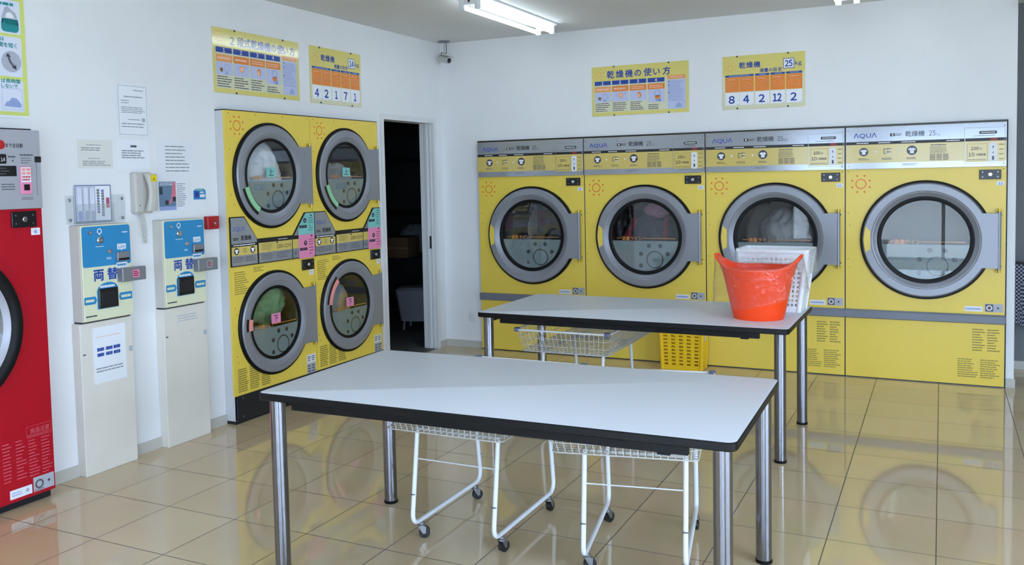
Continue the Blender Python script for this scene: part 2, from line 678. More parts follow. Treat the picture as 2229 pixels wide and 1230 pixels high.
# unseen backing added behind the machines against light leaks, and the dark store room behind the doorway
wall_grid('wall_lightstop_back', 'back_room_paint', 'x', 0, 4.43, 0, CEIL, 1.0, 1.05, [])
wall_grid('wall_lightstop_left', 'back_room_paint', 'y', FY, -1.05, 0, CEIL, -1.0, -0.95, [])
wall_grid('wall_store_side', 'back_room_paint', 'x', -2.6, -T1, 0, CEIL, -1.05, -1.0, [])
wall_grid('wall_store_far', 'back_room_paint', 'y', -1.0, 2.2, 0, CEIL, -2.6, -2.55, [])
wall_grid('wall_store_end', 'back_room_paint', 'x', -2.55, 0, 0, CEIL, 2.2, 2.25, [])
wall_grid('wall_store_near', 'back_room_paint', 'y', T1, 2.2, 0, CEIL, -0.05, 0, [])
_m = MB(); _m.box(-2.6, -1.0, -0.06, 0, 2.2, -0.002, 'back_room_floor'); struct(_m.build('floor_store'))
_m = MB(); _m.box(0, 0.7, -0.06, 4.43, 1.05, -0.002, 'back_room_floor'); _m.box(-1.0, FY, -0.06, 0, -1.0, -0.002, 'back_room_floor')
struct(_m.build('floor_lightstop'))  # unseen floor of the added backing that keeps light out


def window(n, axis, a0, a1, z0, z1, h, step, sill=0.0):
    mb, gl = MB(), MB()
    k = max(1, round((a1 - a0) / step))
    t = 0.05

    def b(p0, p1, q0, q1, m, w=0.04, d=mb):
        if axis == 'x':
            d.box(p0, h - w, q0, p1, h + w, q1, m)
        else:
            d.box(h - w, p0, q0, h + w, p1, q1, m)
    b(a0, a1, z0, z0 + t, 'aluminium'); b(a0, a1, z1 - t, z1, 'aluminium')
    for i in range(k + 1):
        c = a0 + t / 2 + (a1 - a0 - t) * i / k
        b(c - t / 2, c + t / 2, z0 + t, z1 - t, 'aluminium')
    b(a0 + t, a1 - t, z0 + t, z1 - t, 'window_glass', 0.003, gl)
    o = struct(mb.build('window_%d' % n))
    gl.build('pane', o)
    return o


window(1, 'x', 3.05, 5.9, 0.05, 2.1, FY - 0.07, 0.95)
window(2, 'x', 1.7, 2.7, 0.05, 2.1, FY - 0.07, 1.0)
window(3, 'y', -8.2, -3.8, 0.1, 2.5, RX + 0.07, 1.6)

# doorway lining with its latch plate
_m = MB()
for y0, y1 in ((-0.942, -0.925), (-0.170, -0.153)):
    _m.box(-T1 - 0.002, y0, 0, 0.012, y1, 1.9945, 'frame_white')
_m.box(-T1 - 0.002, -0.925, 1.975, 0.012, -0.170, 1.9945, 'frame_white')
_m.box(0.0, -0.965, 0, 0.012, -0.942, 2.018, 'frame_white')
_m.box(0.0, -0.153, 0, 0.012, -0.130, 2.018, 'frame_white')
_m.box(0.0, -0.942, 1.9945, 0.012, -0.153, 2.018, 'frame_white')
_m.box(-0.075, -0.178, 0, -0.055, -0.170, 1.975, 'frame_white')
_m.box(-0.030, -0.176, 0, -0.020, -0.170, 1.975, 'frame_white')
_o = struct(_m.build('trim_1'))
_m = MB(); _m.box(-0.052, -0.1735, 0.885, -0.032, -0.1702, 0.995, 'dark_metal'); _m.box(-0.047, -0.1742, 0.92, -0.037, -0.1736, 0.96, 'zinc')
_m.build('latch_plate', _o)

_m = MB()
for y0, y1 in ((FY, -5.013), (-4.009, -3.769), (-3.446, -3.236), (-2.912, -2.7241), (-1.1185, -0.966), (-0.129, 0)):
    _m.box(0, y0, 0, 0.008, y1, 0.06, 'baseboard_vinyl')
struct(_m.build('baseboard_left'))
_m = MB(); _m.box(0.008, -0.008, 0, 0.3655, 0, 0.06, 'baseboard_vinyl'); _m.box(4.381, -0.008, 0, 4.438, 0, 0.06, 'baseboard_vinyl')
_m.box(4.43, 0.0, 0, 4.438, 0.66, 0.06, 'baseboard_vinyl'); _m.box(4.438, 0.652, 0, RX, 0.66, 0.06, 'baseboard_vinyl')
struct(_m.build('baseboard_back'))


# ------------------------------------------------------------------ ceiling lamps
def make_lamp(label):
    t = thing('ceiling_lamp', label, 'ceiling lamp', group='fluorescent ceiling lamps')
    m = MB()
    m.loft([([(-0.10, -0.625), (0.10, -0.625), (0.10, 0.625), (-0.10, 0.625)], 0.0),
            ([(-0.10, -0.625), (0.10, -0.625), (0.10, 0.625), (-0.10, 0.625)], -0.012),
            ([(-0.05, -0.62), (0.05, -0.62), (0.05, 0.62), (-0.05, 0.62)], -0.034)], 'z', 'fixture_white')
    m.build('body', t)
    for e in (-1, 1):
        m = MB()
        for s in (-1, 1):
            m.rbox(s * 0.058 - 0.02, e * 0.612 - 0.012, -0.082, s * 0.058 + 0.02, e * 0.612 + 0.012, -0.0125, 0.008, 0.003, 'fixture_white')
        m.rbox(-0.075, e * 0.612 - 0.010, -0.052, 0.075, e * 0.612 + 0.010, -0.0125, 0.005, 0.002, 'fixture_white')
        m.lathe([(0.008, 0), (0.008, 0.003)], 0, -0.030, 'black_plastic', 12, True, True, e * 0.612 - 0.0135)
        m.build('lamp_holder', t)
    for s in (-1, 1):
        m = MB()
        m.lathe([(0.0155, -0.598), (0.0155, 0.598)], s * 0.058, -0.06, 'tube_glow', 16, True, True)
        m.build('tube', t)
    return t


_first = None
for i, (x, y, lb) in enumerate([
        (1.197, -1.03, 'white twin tube fluorescent lamp, whole length in view near the ceiling corner'),
        (3.410, -1.05, 'white twin tube fluorescent lamp above the right dryers, only its tube ends in view'),
        (1.197, -4.9, 'white twin tube fluorescent lamp out of view, added for light above the red washer side'),  # from here on, unseen lamps added to light the room
        (3.41, -4.9, 'white twin tube fluorescent lamp out of view, added for light above the front table'),
        (5.60, -1.05, 'white twin tube fluorescent lamp out of view, added for light by the alcove'),
        (5.60, -4.9, 'white twin tube fluorescent lamp out of view, added for light by the side windows')]):
    if i == 0:
        _first = o = make_lamp(lb)
    else:
        o = copy_tree(_first)
        o['label'] = lb
    o.location = (x, y, CEIL)


# ------------------------------------------------------------------ dryer door, used by every machine
def lump(name, label, loc, r, sc, mats, seed, group=None, cat='laundry', rough=0.35, sub=5, freq=2.2, parent=None, yclip=None):
    """heap of cloth with folds"""
    bm = bmesh.new()
    bmesh.ops.create_icosphere(bm, subdivisions=sub, radius=1.0)
    off = Vector((seed * 3.1, seed * 1.7, seed * 0.9))
    for v in bm.verts:
        p = v.co.copy()
        n1 = noise.noise(p * freq * 0.6 + off)
        n2 = 1 - abs(noise.noise(p * freq * 1.6 + off * 2)) * 2
        n3 = 1 - abs(noise.noise(p * freq * 4 + off * 3)) * 2
        v.co = p * (1 + rough * (0.6 * n1 + 0.28 * n2 + 0.10 * n3))
        v.co = Vector((v.co.x * r * sc[0], v.co.y * r * sc[1], v.co.z * r * sc[2]))
        if yclip is not None and v.co.y < yclip:
            v.co.y = yclip + (v.co.y - yclip) * 0.05
    me = bpy.data.meshes.new(name)
    zmin = min(v.co.z for v in bm.verts)
    for v in bm.verts:
        v.co.z -= zmin
    bm.to_mesh(me)
    bm.free()
    for m in mats:
        me.materials.append(MATS[m])
    for p in me.polygons:
        p.use_smooth = True
        if len(mats) > 1:
            c = Vector(p.center)
            p.material_index = int((noise.noise(c * 3.2 + off) * 1.4 + 0.5) * len(mats) * 0.999) % len(mats)
    o = bpy.data.objects.new(name, me)
    COL.objects.link(o)
    o.location = loc
    return tag(o, label, cat, group)


def make_door(parent, cx, cz, R, rg, hx, hz, notch=True, print_s=1.0, yo=0.0, gw=0.027):
    """round door: grey ring with hinge plate, black gasket, printed glass. R outer radius, rg gasket radius, hx hinge end, hz hinge half height"""
    m = MB()
    m.lathe([(R, 0.0), (R, -0.018), (R - 0.006, -0.026), (R - 0.018, -0.026)], cx, cz, 'black_rubber', 72, yc=yo)
    ri = rg + 0.042 * R / 0.42
    m.lathe([(R - 0.016, -0.02), (R - 0.0175, -0.034), (R - 0.026, -0.042), (ri, -0.042), (ri - 0.006, -0.037), (ri - 0.010, -0.037),
             (ri - 0.016, -0.033), (rg + 0.010, -0.022), (rg, -0.018)], cx, cz, 'door_grey', 72, yc=yo)
    d = m.build('door', parent)
    m = MB()
    pts, a0 = [], math.asin(hz / (ri + 0.004))
    for k in range(13):
        a = a0 - 2 * a0 * k / 12
        pts.append((cx + (ri + 0.004) * math.cos(a), cz + (ri + 0.004) * math.sin(a)))
    pts += [(hx, cz - hz), (hx, cz + hz)]
    m.prism(pts, yo - 0.020, yo - 0.0432, 'y', 'door_grey')
    m.build('hinge_plate', d)
    m = MB()
    m.tube([(hx + 0.006, yo - 0.030, cz - hz - 0.012), (hx + 0.006, yo - 0.030, cz + hz + 0.012)], 0.0125, 'door_grey', 12)
    for s in (-1, 1):
        m.tube([(hx + 0.006, yo - 0.030, cz + s * (hz + 0.010)), (hx + 0.006, yo - 0.030, cz + s * (hz + 0.030))], 0.010, 'brass_yellow', 10)
        m.rbox(hx - 0.012, yo - 0.022, cz + s * (hz + 0.020) - 0.007, hx + 0.022, yo - 0.0004, cz + s * (hz + 0.020) + 0.007, 0.003, 0.002, 'brass_yellow', 'y')
        m.flat(circ(hx + 0.019, cz + s * (hz - 0.01), 0.005, 10), yo - 0.0006, 'print_black')
    m.build('hinge', d)
    if notch:
        m = MB()
        k = R / 0.421
        pts = [(cx - 0.384 * k, cz + 0.095 * k), (cx - 0.352 * k, cz + 0.064 * k), (cx - 0.351 * k, cz - 0.070 * k), (cx - 0.384 * k, cz - 0.093 * k), (cx - 0.397 * k, cz)]
        m.prism(pts, yo - 0.030, yo - 0.0432, 'y', 'yellow_steel')
        m.build('handle_recess', d)
    m = MB()
    m.lathe([(rg + 0.001, -0.008), (rg + 0.001, -0.0215), (rg - 0.006, -0.023), (rg - gw, -0.017), (rg - gw, -0.006)], cx, cz, 'black_rubber', 72, yc=yo)
    m.build('gasket', d)
    m = MB()
    r = rg - gw + 0.0005
    m.prism(circ(cx, cz, r, 64), yo - 0.007, yo - 0.012, 'y', 'door_glass')
    g = m.build('glass', d)
    # printed lower half behind the glass: grey field, spots, ring, orange fill line
    m = MB()
    yb = yo - 0.0055
    zt = -0.034 * print_s
    a = math.asin(zt / r)
    pts = [(cx + (r - 0.001) * math.cos(t), cz + (r - 0.001) * math.sin(t)) for t in [(-PI - a) + (PI + 2 * a) * k / 32 for k in range(33)]]
    m.flat(pts, yb, 'glass_print')
    s = print_s
    for dx, dz in ((0.03, -0.073), (0.123, -0.074), (-0.035, -0.138), (0.183, -0.136), (-0.037, -0.231)):
        m.flat(circ(cx + dx * s, cz + dz * s, 0.017 * s, 16), yb - 0.0006, 'glass_dot')
    m.ring(cx + 0.078 * s, cz - 0.183 * s, 0.061 * s, 0.070 * s, yb - 0.0006, 'glass_dot', 36)
    zl = cz - 0.014 * s
    m.rect(cx - r * 0.86, zl - 0.0025, cx - r * 0.72, zl + 0.0025, yb - 0.0006, 'line_orange')
    m.rect(cx - r * 0.08, zl - 0.0025, cx + r * 0.90, zl + 0.0025, yb - 0.0006, 'line_orange')
    m.text('適量ライン', cx - r * 0.70, zl - 0.014 * s, 0.034 * s, yb - 0.0006, 'line_orange', 0.02, width=r * 0.60)
    m.build('printed_film', d)
    return d


def make_drum(parent, cx, cz, r, y0, y1):
    m = MB()
    m.lathe([(r + 0.03, y0), (r, y0 + 0.03), (r, y1 - 0.01), (r - 0.02, y1), (0.001, y1)], cx, cz, 'drum_steel', 56)
    for k in range(3):      # lifting vanes
        a = PI / 2 + k * 2 * PI / 3 + 0.5
        c, s = math.cos(a), math.sin(a)
        pts = [(cx + r * math.cos(a - 0.12), cz + r * math.sin(a - 0.12)), (cx + (r - 0.06) * c, cz + (r - 0.06) * s), (cx + r * math.cos(a + 0.12), cz + r * math.sin(a + 0.12))]
        m.prism(pts, y0 + 0.06, y1 - 0.02, 'y', 'drum_steel')
    return m.build('drum', parent)


def number_plate(parent, s, x0, z0, x1, z1, y):
    m = MB()
    m.prism(rrect(x0, z0, x1, z1, 0.002), y, y - 0.0012, 'y', 'sticker_white')
    h = (z1 - z0) * 0.72
    m.text(s, (x0 + x1) / 2, z0 + (z1 - z0) * 0.24, h * 0.85, y - 0.0018, 'logo_blue', 0.02, 'c', width=(x1 - x0) * (0.56 if len(s) > 1 else 0.34))
    return m.build('number_label', parent)


def lock_plate(parent, x0, z0, x1, z1, y):
    m = MB()
    m.rbox(x0, y - 0.010, z0, x1, y, z1, 0.004, 0.002, 'black_plastic', 'y')
    for px in (0.15, 0.85):
        for pz in (0.24, 0.76):
            m.flat(circ(x0 + (x1 - x0) * px, z0 + (z1 - z0) * pz, 0.0042, 10), y - 0.0106, 'zinc')
    o = m.build('lock_plate', parent)
    m = MB()
    cx, cz = (x0 + x1) / 2, (z0 + z1) / 2
    m.lathe([(0.0125, 0), (0.0125, -0.006), (0.010, -0.008), (0.004, -0.008), (0.003, -0.006)], cx, cz, 'chrome', 20, False, True, y - 0.010)
    m.build('key_lock', o)
    return o


def shirt(m, cx, cz, r, y, disc='icon_dark', cloth='print_white'):
    m.flat(circ(cx, cz, r, 24), y, disc)
    k = r
    p = [(-.30, .62), (-.10, .50), (.12, .50), (.32, .62), (.78, .28), (.60, -.02), (.40, .10), (.40, -.70), (-.40, -.70), (-.40, .10), (-.60, -.02), (-.78, .28)]
    m.flat([(cx + a * k * 0.95, cz + b * k * 0.9) for a, b in p], y - 0.0005, cloth)


# ------------------------------------------------------------------ the four 25 kg dryers in the back wall
DW = 1.0


def make_big_dryer(label):
    t = thing('clothes_dryer', label, 'clothes dryer', group='yellow 25 kg dryers along the back wall')
    cx, cz, R, rg = 0.513, 1.002, 0.414, 0.302
    m = MB()
    m.plate_hole(0.004, 0.0, 0.996, 1.4985, cx, cz, 0.33, 0.0, 'yellow_steel')
    m.box(0.004, 0.0, 1.4985, 0.996, 0.004, 1.80, 'yellow_steel')
    # shell behind the front sheet
    m.add([(0.004, 0, 0), (0.996, 0, 0), (0.996, 0, 1.80), (0.004, 0, 1.80), (0.004, 0.75, 0), (0.996, 0.75, 0), (0.996, 0.75, 1.80), (0.004, 0.75, 1.80)],
          [(0, 4, 7, 3), (1, 2, 6, 5), (0, 1, 5, 4), (3, 7, 6, 2), (4, 5, 6, 7)], 'casing_grey')
    m.box(0.0005, 0.006, 0.0, 0.004, 0.05, 1.80, 'black_plastic')
    m.box(0.996, 0.006, 0.0, 0.9995, 0.05, 1.80, 'black_plastic')
    m.box(0.0005, -0.004, 1.80, 0.9995, 0.05, 1.812, 'black_plastic')
    y = -0.0006
    m.sun(0.103, 1.396, 0.036, y, 'sun_orange')
    m.lines(0.806, 0.24, 0.972, 0.40, 9, y, 'print_olive', 0.42, 0.45, 2, 0.012)
    m.lines(0.718, 0.055, 0.978, 0.19, 9, y, 'print_olive', 0.42, 0.35, 2, 0.012)
    m.rect(0.004, 0.0, 0.996, 0.008, y, 'print_black')
    for px, pz in ((0.02, 1.485), (0.98, 1.485), (0.03, 1.10), (0.02, 1.19), (0.03, 0.80), (0.02, 0.86)):
        m.flat(circ(px, pz, 0.004, 8), y, 'print_olive')
    m.build('cabinet', t)
    make_drum(t, cx, cz, 0.33, 0.02, 0.62)
    d = make_door(t, cx, cz, R, rg, 0.950, 0.185)
    # header
    m = MB()
    m.rbox(0.004, -0.012, 1.501, 0.996, 0.0, 1.798, 0.002, 0.0015, 'silver_panel', 'y')
    y = -0.0124
    m.rect(0.006, 1.5445, 0.994, 1.6735, y, 'panel_yellow')
    m.rect(0.006, 1.6735, 0.994, 1.694, y - 0.0002, 'print_black')
    y -= 0.0006
    m.text('ΛQUΛ', 0.056, 1.722, 0.044, y, 'logo_blue', 0.014, width=0.150)
    m.rect(0.291, 1.727, 0.322, 1.747, y, 'print_black', 0.003)
    m.rect(0.301, 1.731, 0.312, 1.743, y - 0.0004, 'print_white', 0.003)
    m.lines(0.325, 1.728, 0.368, 1.747, 2, y, 'print_black', 0.4, 0.2)
    m.text('乾燥機', 0.387, 1.7245, 0.042, y, 'print_black', 0.008, width=0.120)
    m.text('25', 0.534, 1.7225, 0.046, y, 'print_black', 0.0, width=0.040)
    m.text('kg', 0.578, 1.7225, 0.022, y, 'print_grey', 0.0)
    for a, b in ((0.075, 0.155), (0.215, 0.292), (0.362, 0.452), (0.64, 0.72)):
        m.lines(a, 1.680, b, 1.688, 1, y - 0.0003, 'print_white', 0.7, 0.05)
    shirt(m, 0.122, 1.622, 0.030, y)
    shirt(m, 0.429, 1.625, 0.033, y)
    m.frame(0.25, 1.605, 0.28, 1.642, 0.004, y, 'icon_dark')
    for k in range(4):
        m.rect(0.268, 1.606 + k * 0.011, 0.300, 1.610 + k * 0.011, y - 0.0003, 'icon_dark' if k % 2 else 'print_white')
    for px in (0.196, 0.350):
        m.flat([(px, 1.612), (px + 0.012, 1.622), (px, 1.632)], y, 'print_white')
    for px in (0.122, 0.272, 0.429):
        m.lines(px - 0.034, 1.562, px + 0.036, 1.580, 2, y, 'print_grey', 0.4, 0.25)
    m.lines(0.545, 1.652, 0.64, 1.663, 1, y, 'print_grey', 0.5, 0.1)
    m.lines(0.540, 1.600, 0.655, 1.648, 6, y, 'print_grey', 0.35, 0.2)
    m.lines(0.540, 1.551, 0.655, 1.597, 6, y, 'print_grey', 0.55, 0.1, 3, 0.004)
    m.lines(0.37, 1.520, 0.47, 1.536, 2, y, 'print_grey', 0.4, 0.2)
    for px in (0.02, 0.98):
        for pz in (1.52, 1.775):
            m.flat(circ(px, pz, 0.004, 8), y, 'print_grey')
    m.build('header_panel', t)
    # coin box face
    m = MB()
    m.rbox(0.748, -0.0155, 1.525, 0.985, -0.0105, 1.765, 0.004, 0.0015, 'silver_panel', 'y')
    y = -0.0159
    m.rect(0.752, 1.535, 0.983, 1.6735, y, 'panel_yellow')
    m.rect(0.752, 1.6735, 0.983, 1.694, y, 'print_black')
    m.rect(0.836, 1.721, 0.938, 1.740, y, 'print_black', 0.004)
    m.lines(0.846, 1.726, 0.928, 1.735, 1, y - 0.0004, 'print_white', 0.6, 0.05)
    m.lines(0.80, 1.705, 0.93, 1.712, 1, y, 'print_grey', 0.5, 0.1)
    m.rect(0.900, 1.676, 0.942, 1.694, y - 0.0004, 'red_mark')
    y -= 0.0004
    m.frame(0.764, 1.539, 0.884, 1.656, 0.002, y, 'print_olive')
    m.text('100', 0.787, 1.614, 0.030, y, 'print_black', 0.02, width=0.045)
    m.text('円', 0.838, 1.615, 0.016, y, 'print_black', 0.01)
    m.text('10', 0.772, 1.572, 0.034, y, 'print_black', 0.012, width=0.036)
    m.text('分間乾燥', 0.816, 1.576, 0.017, y, 'print_black', 0.015, width=0.058)
    m.lines(0.770, 1.546, 0.878, 1.554, 1, y, 'print_grey', 0.4, 0.05)
    m.rect(0.894, 1.533, 0.940, 1.660, y, 'sticker_white', 0.012)
    m.flat([(0.912, 1.638), (0.922, 1.638), (0.917, 1.618)], y - 0.0004, 'icon_dark')
    m.rect(0.914, 1.59, 0.920, 1.60, y - 0.0004, 'icon_dark')
    m.rect(0.911, 1.545, 0.923, 1.572, y - 0.0004, 'icon_dark', 0.004)
    for k in range(4):
        m.lines(0.952, 1.548 + k * 0.032, 0.978, 1.556 + k * 0.032, 1, y, 'print_olive', 0.8, 0.2)
    m.build('coin_panel', t)
    m = MB()
    m.loft([(rrect(0.0005, 0.434, 0.9995, 0.4968, 0.002), 0.0), (rrect(0.0005, 0.434, 0.9995, 0.4968, 0.002), -0.014), (rrect(0.0005, 0.440, 0.9995, 0.486, 0.002), -0.022)], 'y', 'trim_grey')
    m.build('trim_rail', t)
    lock_plate(t, 0.838, 1.416, 0.966, 1.480, 0.0)
    m = MB()
    m.prism(rrect(0.758, 0.515, 0.866, 0.551, 0.002), 0, -0.001, 'y', 'sticker_white')
    m.lines(0.764, 0.523, 0.86, 0.543, 1, -0.0015, 'icon_sky', 0.6, 0.05)
    m.build('label_sticker', t)
    m = MB()
    m.prism(rrect(0.878, 0.515, 0.986, 0.571, 0.002), 0, -0.001, 'y', 'sticker_grey')
    m.rect(0.882, 0.519, 0.928, 0.568, -0.0014, 'print_grey')
    m.ring(0.905, 0.543, 0.011, 0.018, -0.0018, 'sticker_white', 20)
    m.flat(circ(0.956, 0.543, 0.007, 10), -0.0014, 'print_grey')
    m.build('label_sticker', t)
    return t


EDGE = [0.3712, 1.3549, 2.352, 3.3604, 4.375]
DL = [('9', 'yellow coin dryer numbered 9, leftmost of the back row next to the wall outlet'),
      ('10', 'yellow coin dryer numbered 10 with dark and red laundry behind its glass'),
      ('11', 'yellow coin dryer numbered 11, behind the orange tub and white basket'),
      ('12', 'yellow coin dryer numbered 12 at the right end of the back row')]
_proto = None
for i, (num, lb) in enumerate(DL):
    if i == 0:
        _proto = o = make_big_dryer(lb)
    else:
        o = copy_tree(_proto)
        o['label'] = lb
    o.location = (EDGE[i], -0.0345, 0)
    o.scale.x = (EDGE[i + 1] - EDGE[i]) / 1.0
for i, (num, lb) in enumerate(DL):
    r = [q for q in bpy.data.objects if q.get('label') == lb][0]
    number_plate(r, num, 0.940, 1.373, 0.985, 1.402, -0.0002)


def drum_xy(i, u, v, w):      # point in drum i of the back row: u right, v up from the drum floor, w inwards
    s = EDGE[i + 1] - EDGE[i]
    return (EDGE[i] + (0.513 + u) * s, -0.0345 + w, 1.002 - 0.33 + v)


lump('laundry', 'dark bundle of laundry low in the drum of dryer 9', drum_xy(0, 0.02, 0.012, 0.34), 0.2, (1.0, 1.0, 0.7), ['cloth_dark'], 3)
lump('laundry', 'dark mixed laundry filling the drum of dryer 10', drum_xy(1, -0.02, 0.012, 0.36), 0.25, (0.92, 0.85, 1.0), ['cloth_dark', 'cloth_dark', 'cloth_red', 'cloth_dark'], 5)
lump('laundry', 'mauve garment pressed to the upper glass of dryer 10', drum_xy(1, 0.05, 0.465, 0.16), 0.07, (1.3, 0.8, 0.8), ['cloth_mauve'], 9)
lump('laundry', 'grey and mauve laundry on the right inside dryer 11', drum_xy(2, 0.06, 0.014, 0.34), 0.24, (0.9, 0.9, 1.05), ['cloth_grey'], 12)
lump('laundry', 'pale pink garment at the left inside dryer 12', drum_xy(3, -0.17, 0.052, 0.17), 0.10, (0.8, 1.0, 1.25), ['cloth_pink'], 15)

# ------------------------------------------------------------------ the two stacked 14 kg dryers in the left wall
SW = 0.8018


def make_stack(label):
    t = thing('stacked_dryer', label, 'stacked dryer', group='yellow double deck dryers on the left wall')
    cx, R, rg = 0.385, 0.340, 0.240
    m = MB()
    yf = 0.0
    m.plate_hole(0.0, 0.98, SW - 0.003, 1.936, cx, 1.535, 0.26, yf, 'yellow_steel')
    m.plate_hole(0.0, 0.174, SW - 0.003, 0.98, cx, 0.582, 0.26, yf, 'yellow_steel')
    D = 0.78
    m.add([(0.0006, 0.004, 0.02), (SW - 0.0006, 0.004, 0.02), (SW - 0.0006, 0.004, 1.9415), (0.0006, 0.004, 1.9415), (0.0006, D, 0.02), (SW - 0.0006, D, 0.02), (SW - 0.0006, D, 1.9415), (0.0006, D, 1.9415)],
          [(0, 4, 7, 3), (1, 2, 6, 5), (0, 1, 5, 4), (3, 7, 6, 2), (4, 5, 6, 7)], 'casing_grey')
    m.box(0.0006, 0.0, 1.936, SW - 0.0006, 0.09, 1.9420, 'black_plastic')
    m.box(0.0, 0.0005, 0.174, 0.003, 0.016, 1.936, 'yellow_steel')
    m.box(SW - 0.003, 0.0, 0.174, SW - 0.0006, 0.006, 1.936, 'print_olive')
    y = -0.0006
    m.sun(0.10, 1.846, 0.033, y, 'sun_orange')
    m.lines(0.03, 0.80, 0.165, 0.945, 11, y, 'print_olive', 0.4, 0.4)
    m.lines(0.20, 0.925, 0.30, 0.96, 3, y, 'print_olive', 0.4, 0.4)
    m.lines(0.03, 0.19, 0.33, 0.34, 11, y, 'print_olive', 0.55, 0.2, 3, 0.012)
    for px, pz in ((0.03, 1.92), (0.27, 1.92), (0.52, 1.92), (0.77, 1.92), (0.03, 1.70), (0.03, 1.42), (0.05, 1.36), (0.03, 0.72), (0.04, 0.68), (0.03, 0.42), (0.04, 0.38)):
        m.flat(circ(px, pz, 0.0045, 8), y, 'print_olive')
    m.build('cabinet', t)
    make_drum(t, cx, 1.535, 0.262, 0.02, 0.52)
    make_drum(t, cx, 0.582, 0.262, 0.02, 0.52)
    ud = make_door(t, cx, 1.535, R, rg, 0.768, 0.19, False, 0.84, -0.0005, 0.019)
    ld = make_door(t, cx, 0.582, R, rg, 0.768, 0.19, False, 0.84, -0.0005, 0.019)
    ud.scale.y = ld.scale.y = 0.62
    # plinth
    m = MB()
    m.rbox(0.010, -0.006, 0.012, SW - 0.003, 0.06, 0.174, 0.003, 0.002, 'black_steel')
    m.box(0.0006, 0.0, 0.0, SW - 0.0006, 0.7, 0.0195, 'black_steel')
    for px in (0.06, SW - 0.06):
        m.flat(circ(px, 0.155, 0.005, 10), -0.0066, 'zinc')
        m.flat(circ(px, 0.040, 0.006, 10), -0.0066, 'zinc')
    m.build('plinth', t)
    # control panel: black trim, silver and yellow fields
    m = MB()
    m.prism([(0.002, 0.976), (0.800, 0.976), (0.800, 1.284), (0.706, 1.284), (0.582, 1.137), (0.236, 1.137), (0.126, 1.284), (0.002, 1.284)][::-1], 0.0, -0.009, 'y', 'black_plastic')
    y = -0.0096
    m.flat([(0.007, 0.982), (0.231, 0.982), (0.231, 1.139), (0.123, 1.278), (0.007, 1.278)], y, 'silver_panel')
    m.flat([(0.245, 0.982), (0.564, 0.982), (0.564, 1.131), (0.245, 1.131)], y, 'silver_panel')
    m.flat([(0.571, 0.982), (0.796, 0.982), (0.796, 1.278), (0.709, 1.278), (0.584, 1.131), (0.571, 1.131)], y, 'silver_panel')
    y -= 0.0005
    m.rect(0.007, 1.098, 0.231, 1.116, y, 'print_black')
    m.rect(0.007, 1.044, 0.231, 1.098, y, 'panel_yellow')
    m.rect(0.245, 1.108, 0.564, 1.133, y, 'print_black')
    m.rect(0.245, 1.046, 0.564, 1.108, y, 'panel_yellow')
    m.rect(0.571, 1.108, 0.640, 1.133, y, 'print_black')
    m.rect(0.571, 1.046, 0.640, 1.108, y, 'panel_yellow')
    y -= 0.0004
    m.text('ΛQUΛ', 0.020, 1.196, 0.036, y, 'logo_blue', 0.0, width=0.110)
    m.lines(0.020, 1.138, 0.070, 1.156, 2, y, 'print_black', 0.6, 0.2)
    m.text('乾燥機', 0.090, 1.138, 0.034, y, 'print_black', 0.015, width=0.090)
    m.lines(0.02, 1.104, 0.22, 1.111, 1, y, 'print_white', 0.7, 0.05)
    shirt(m, 0.048, 1.071, 0.022, y)
    shirt(m, 0.190, 1.073, 0.022, y)
    for k in range(3):
        m.rect(0.105, 1.060 + k * 0.011, 0.138, 1.064 + k * 0.011, y, 'print_olive')
    m.lines(0.02, 1.000, 0.22, 1.036, 3, y, 'print_grey', 0.35, 0.3, 2)
    m.lines(0.275, 1.056, 0.375, 1.102, 5, y, 'print_olive', 0.4, 0.2)
    m.text('100', 0.415, 1.062, 0.034, y, 'print_black', 0.01, width=0.052)
    m.text('円', 0.470, 1.063, 0.015, y, 'print_black')
    m.text('12分', 0.490, 1.062, 0.034, y, 'print_black', 0.0, width=0.066)
    m.rect(0.41, 1.096, 0.425, 1.106, y, 'print_black', 0.004)
    m.lines(0.43, 1.118, 0.52, 1.124, 1, y, 'print_white', 0.6, 0.1)
    m.lines(0.27, 0.995, 0.38, 1.038, 4, y, 'print_grey', 0.35, 0.3)
    m.lines(0.41, 0.995, 0.54, 1.038, 3, y, 'print_grey', 0.35, 0.3)
    m.rect(0.588, 1.006, 0.606, 1.024, y, 'print_grey')
    m.build('control_panel', t)
    # taped instructions
    for nm, z0, z1, col, up in (('teal', 1.133, 1.279, 'sticker_teal', True), ('pink', 0.972, 1.133, 'sticker_pink', False)):
        m = MB()
        pts = [(0.631, z0), (0.799, z0), (0.799, z1), (0.711, z1), (0.631, z0 + 0.055)] if up else [(0.631, z0), (0.785, z0), (0.799, z0 + 0.018), (0.799, z1), (0.631, z1)]
        m.prism(pts[::-1], -0.0112, -0.0122, 'y', col)
        y = -0.0127
        zb = z0 + 0.10 if up else z0 + 0.108
        m.flat(circ(0.700, zb - 0.004, 0.017, 20), y, 'icon_dark')
        m.flat([(0.693, zb - 0.012), (0.707, zb - 0.012), (0.700, zb + 0.004)] if up else [(0.693, zb + 0.004), (0.707, zb + 0.004), (0.700, zb - 0.012)], y - 0.0004, col)
        m.lines(0.640, zb - 0.056, 0.720, zb - 0.034, 1, y, 'icon_dark', 0.9, 0.02)
        m.flat([(0.754, z1 - 0.022), (0.778, z1 - 0.022), (0.766, z1 - 0.008)] if up else [(0.754, z1 - 0.006), (0.778, z1 - 0.006), (0.766, z1 - 0.022)], y, 'icon_dark')
        m.lines(0.735, z1 - 0.075, 0.790, z1 - 0.026, 3, y, 'icon_dark', 0.22, 0.3)
        m.lines(0.735, z0 + 0.02, 0.790, z1 - 0.08, 3, y, 'icon_dark', 0.22, 0.5)
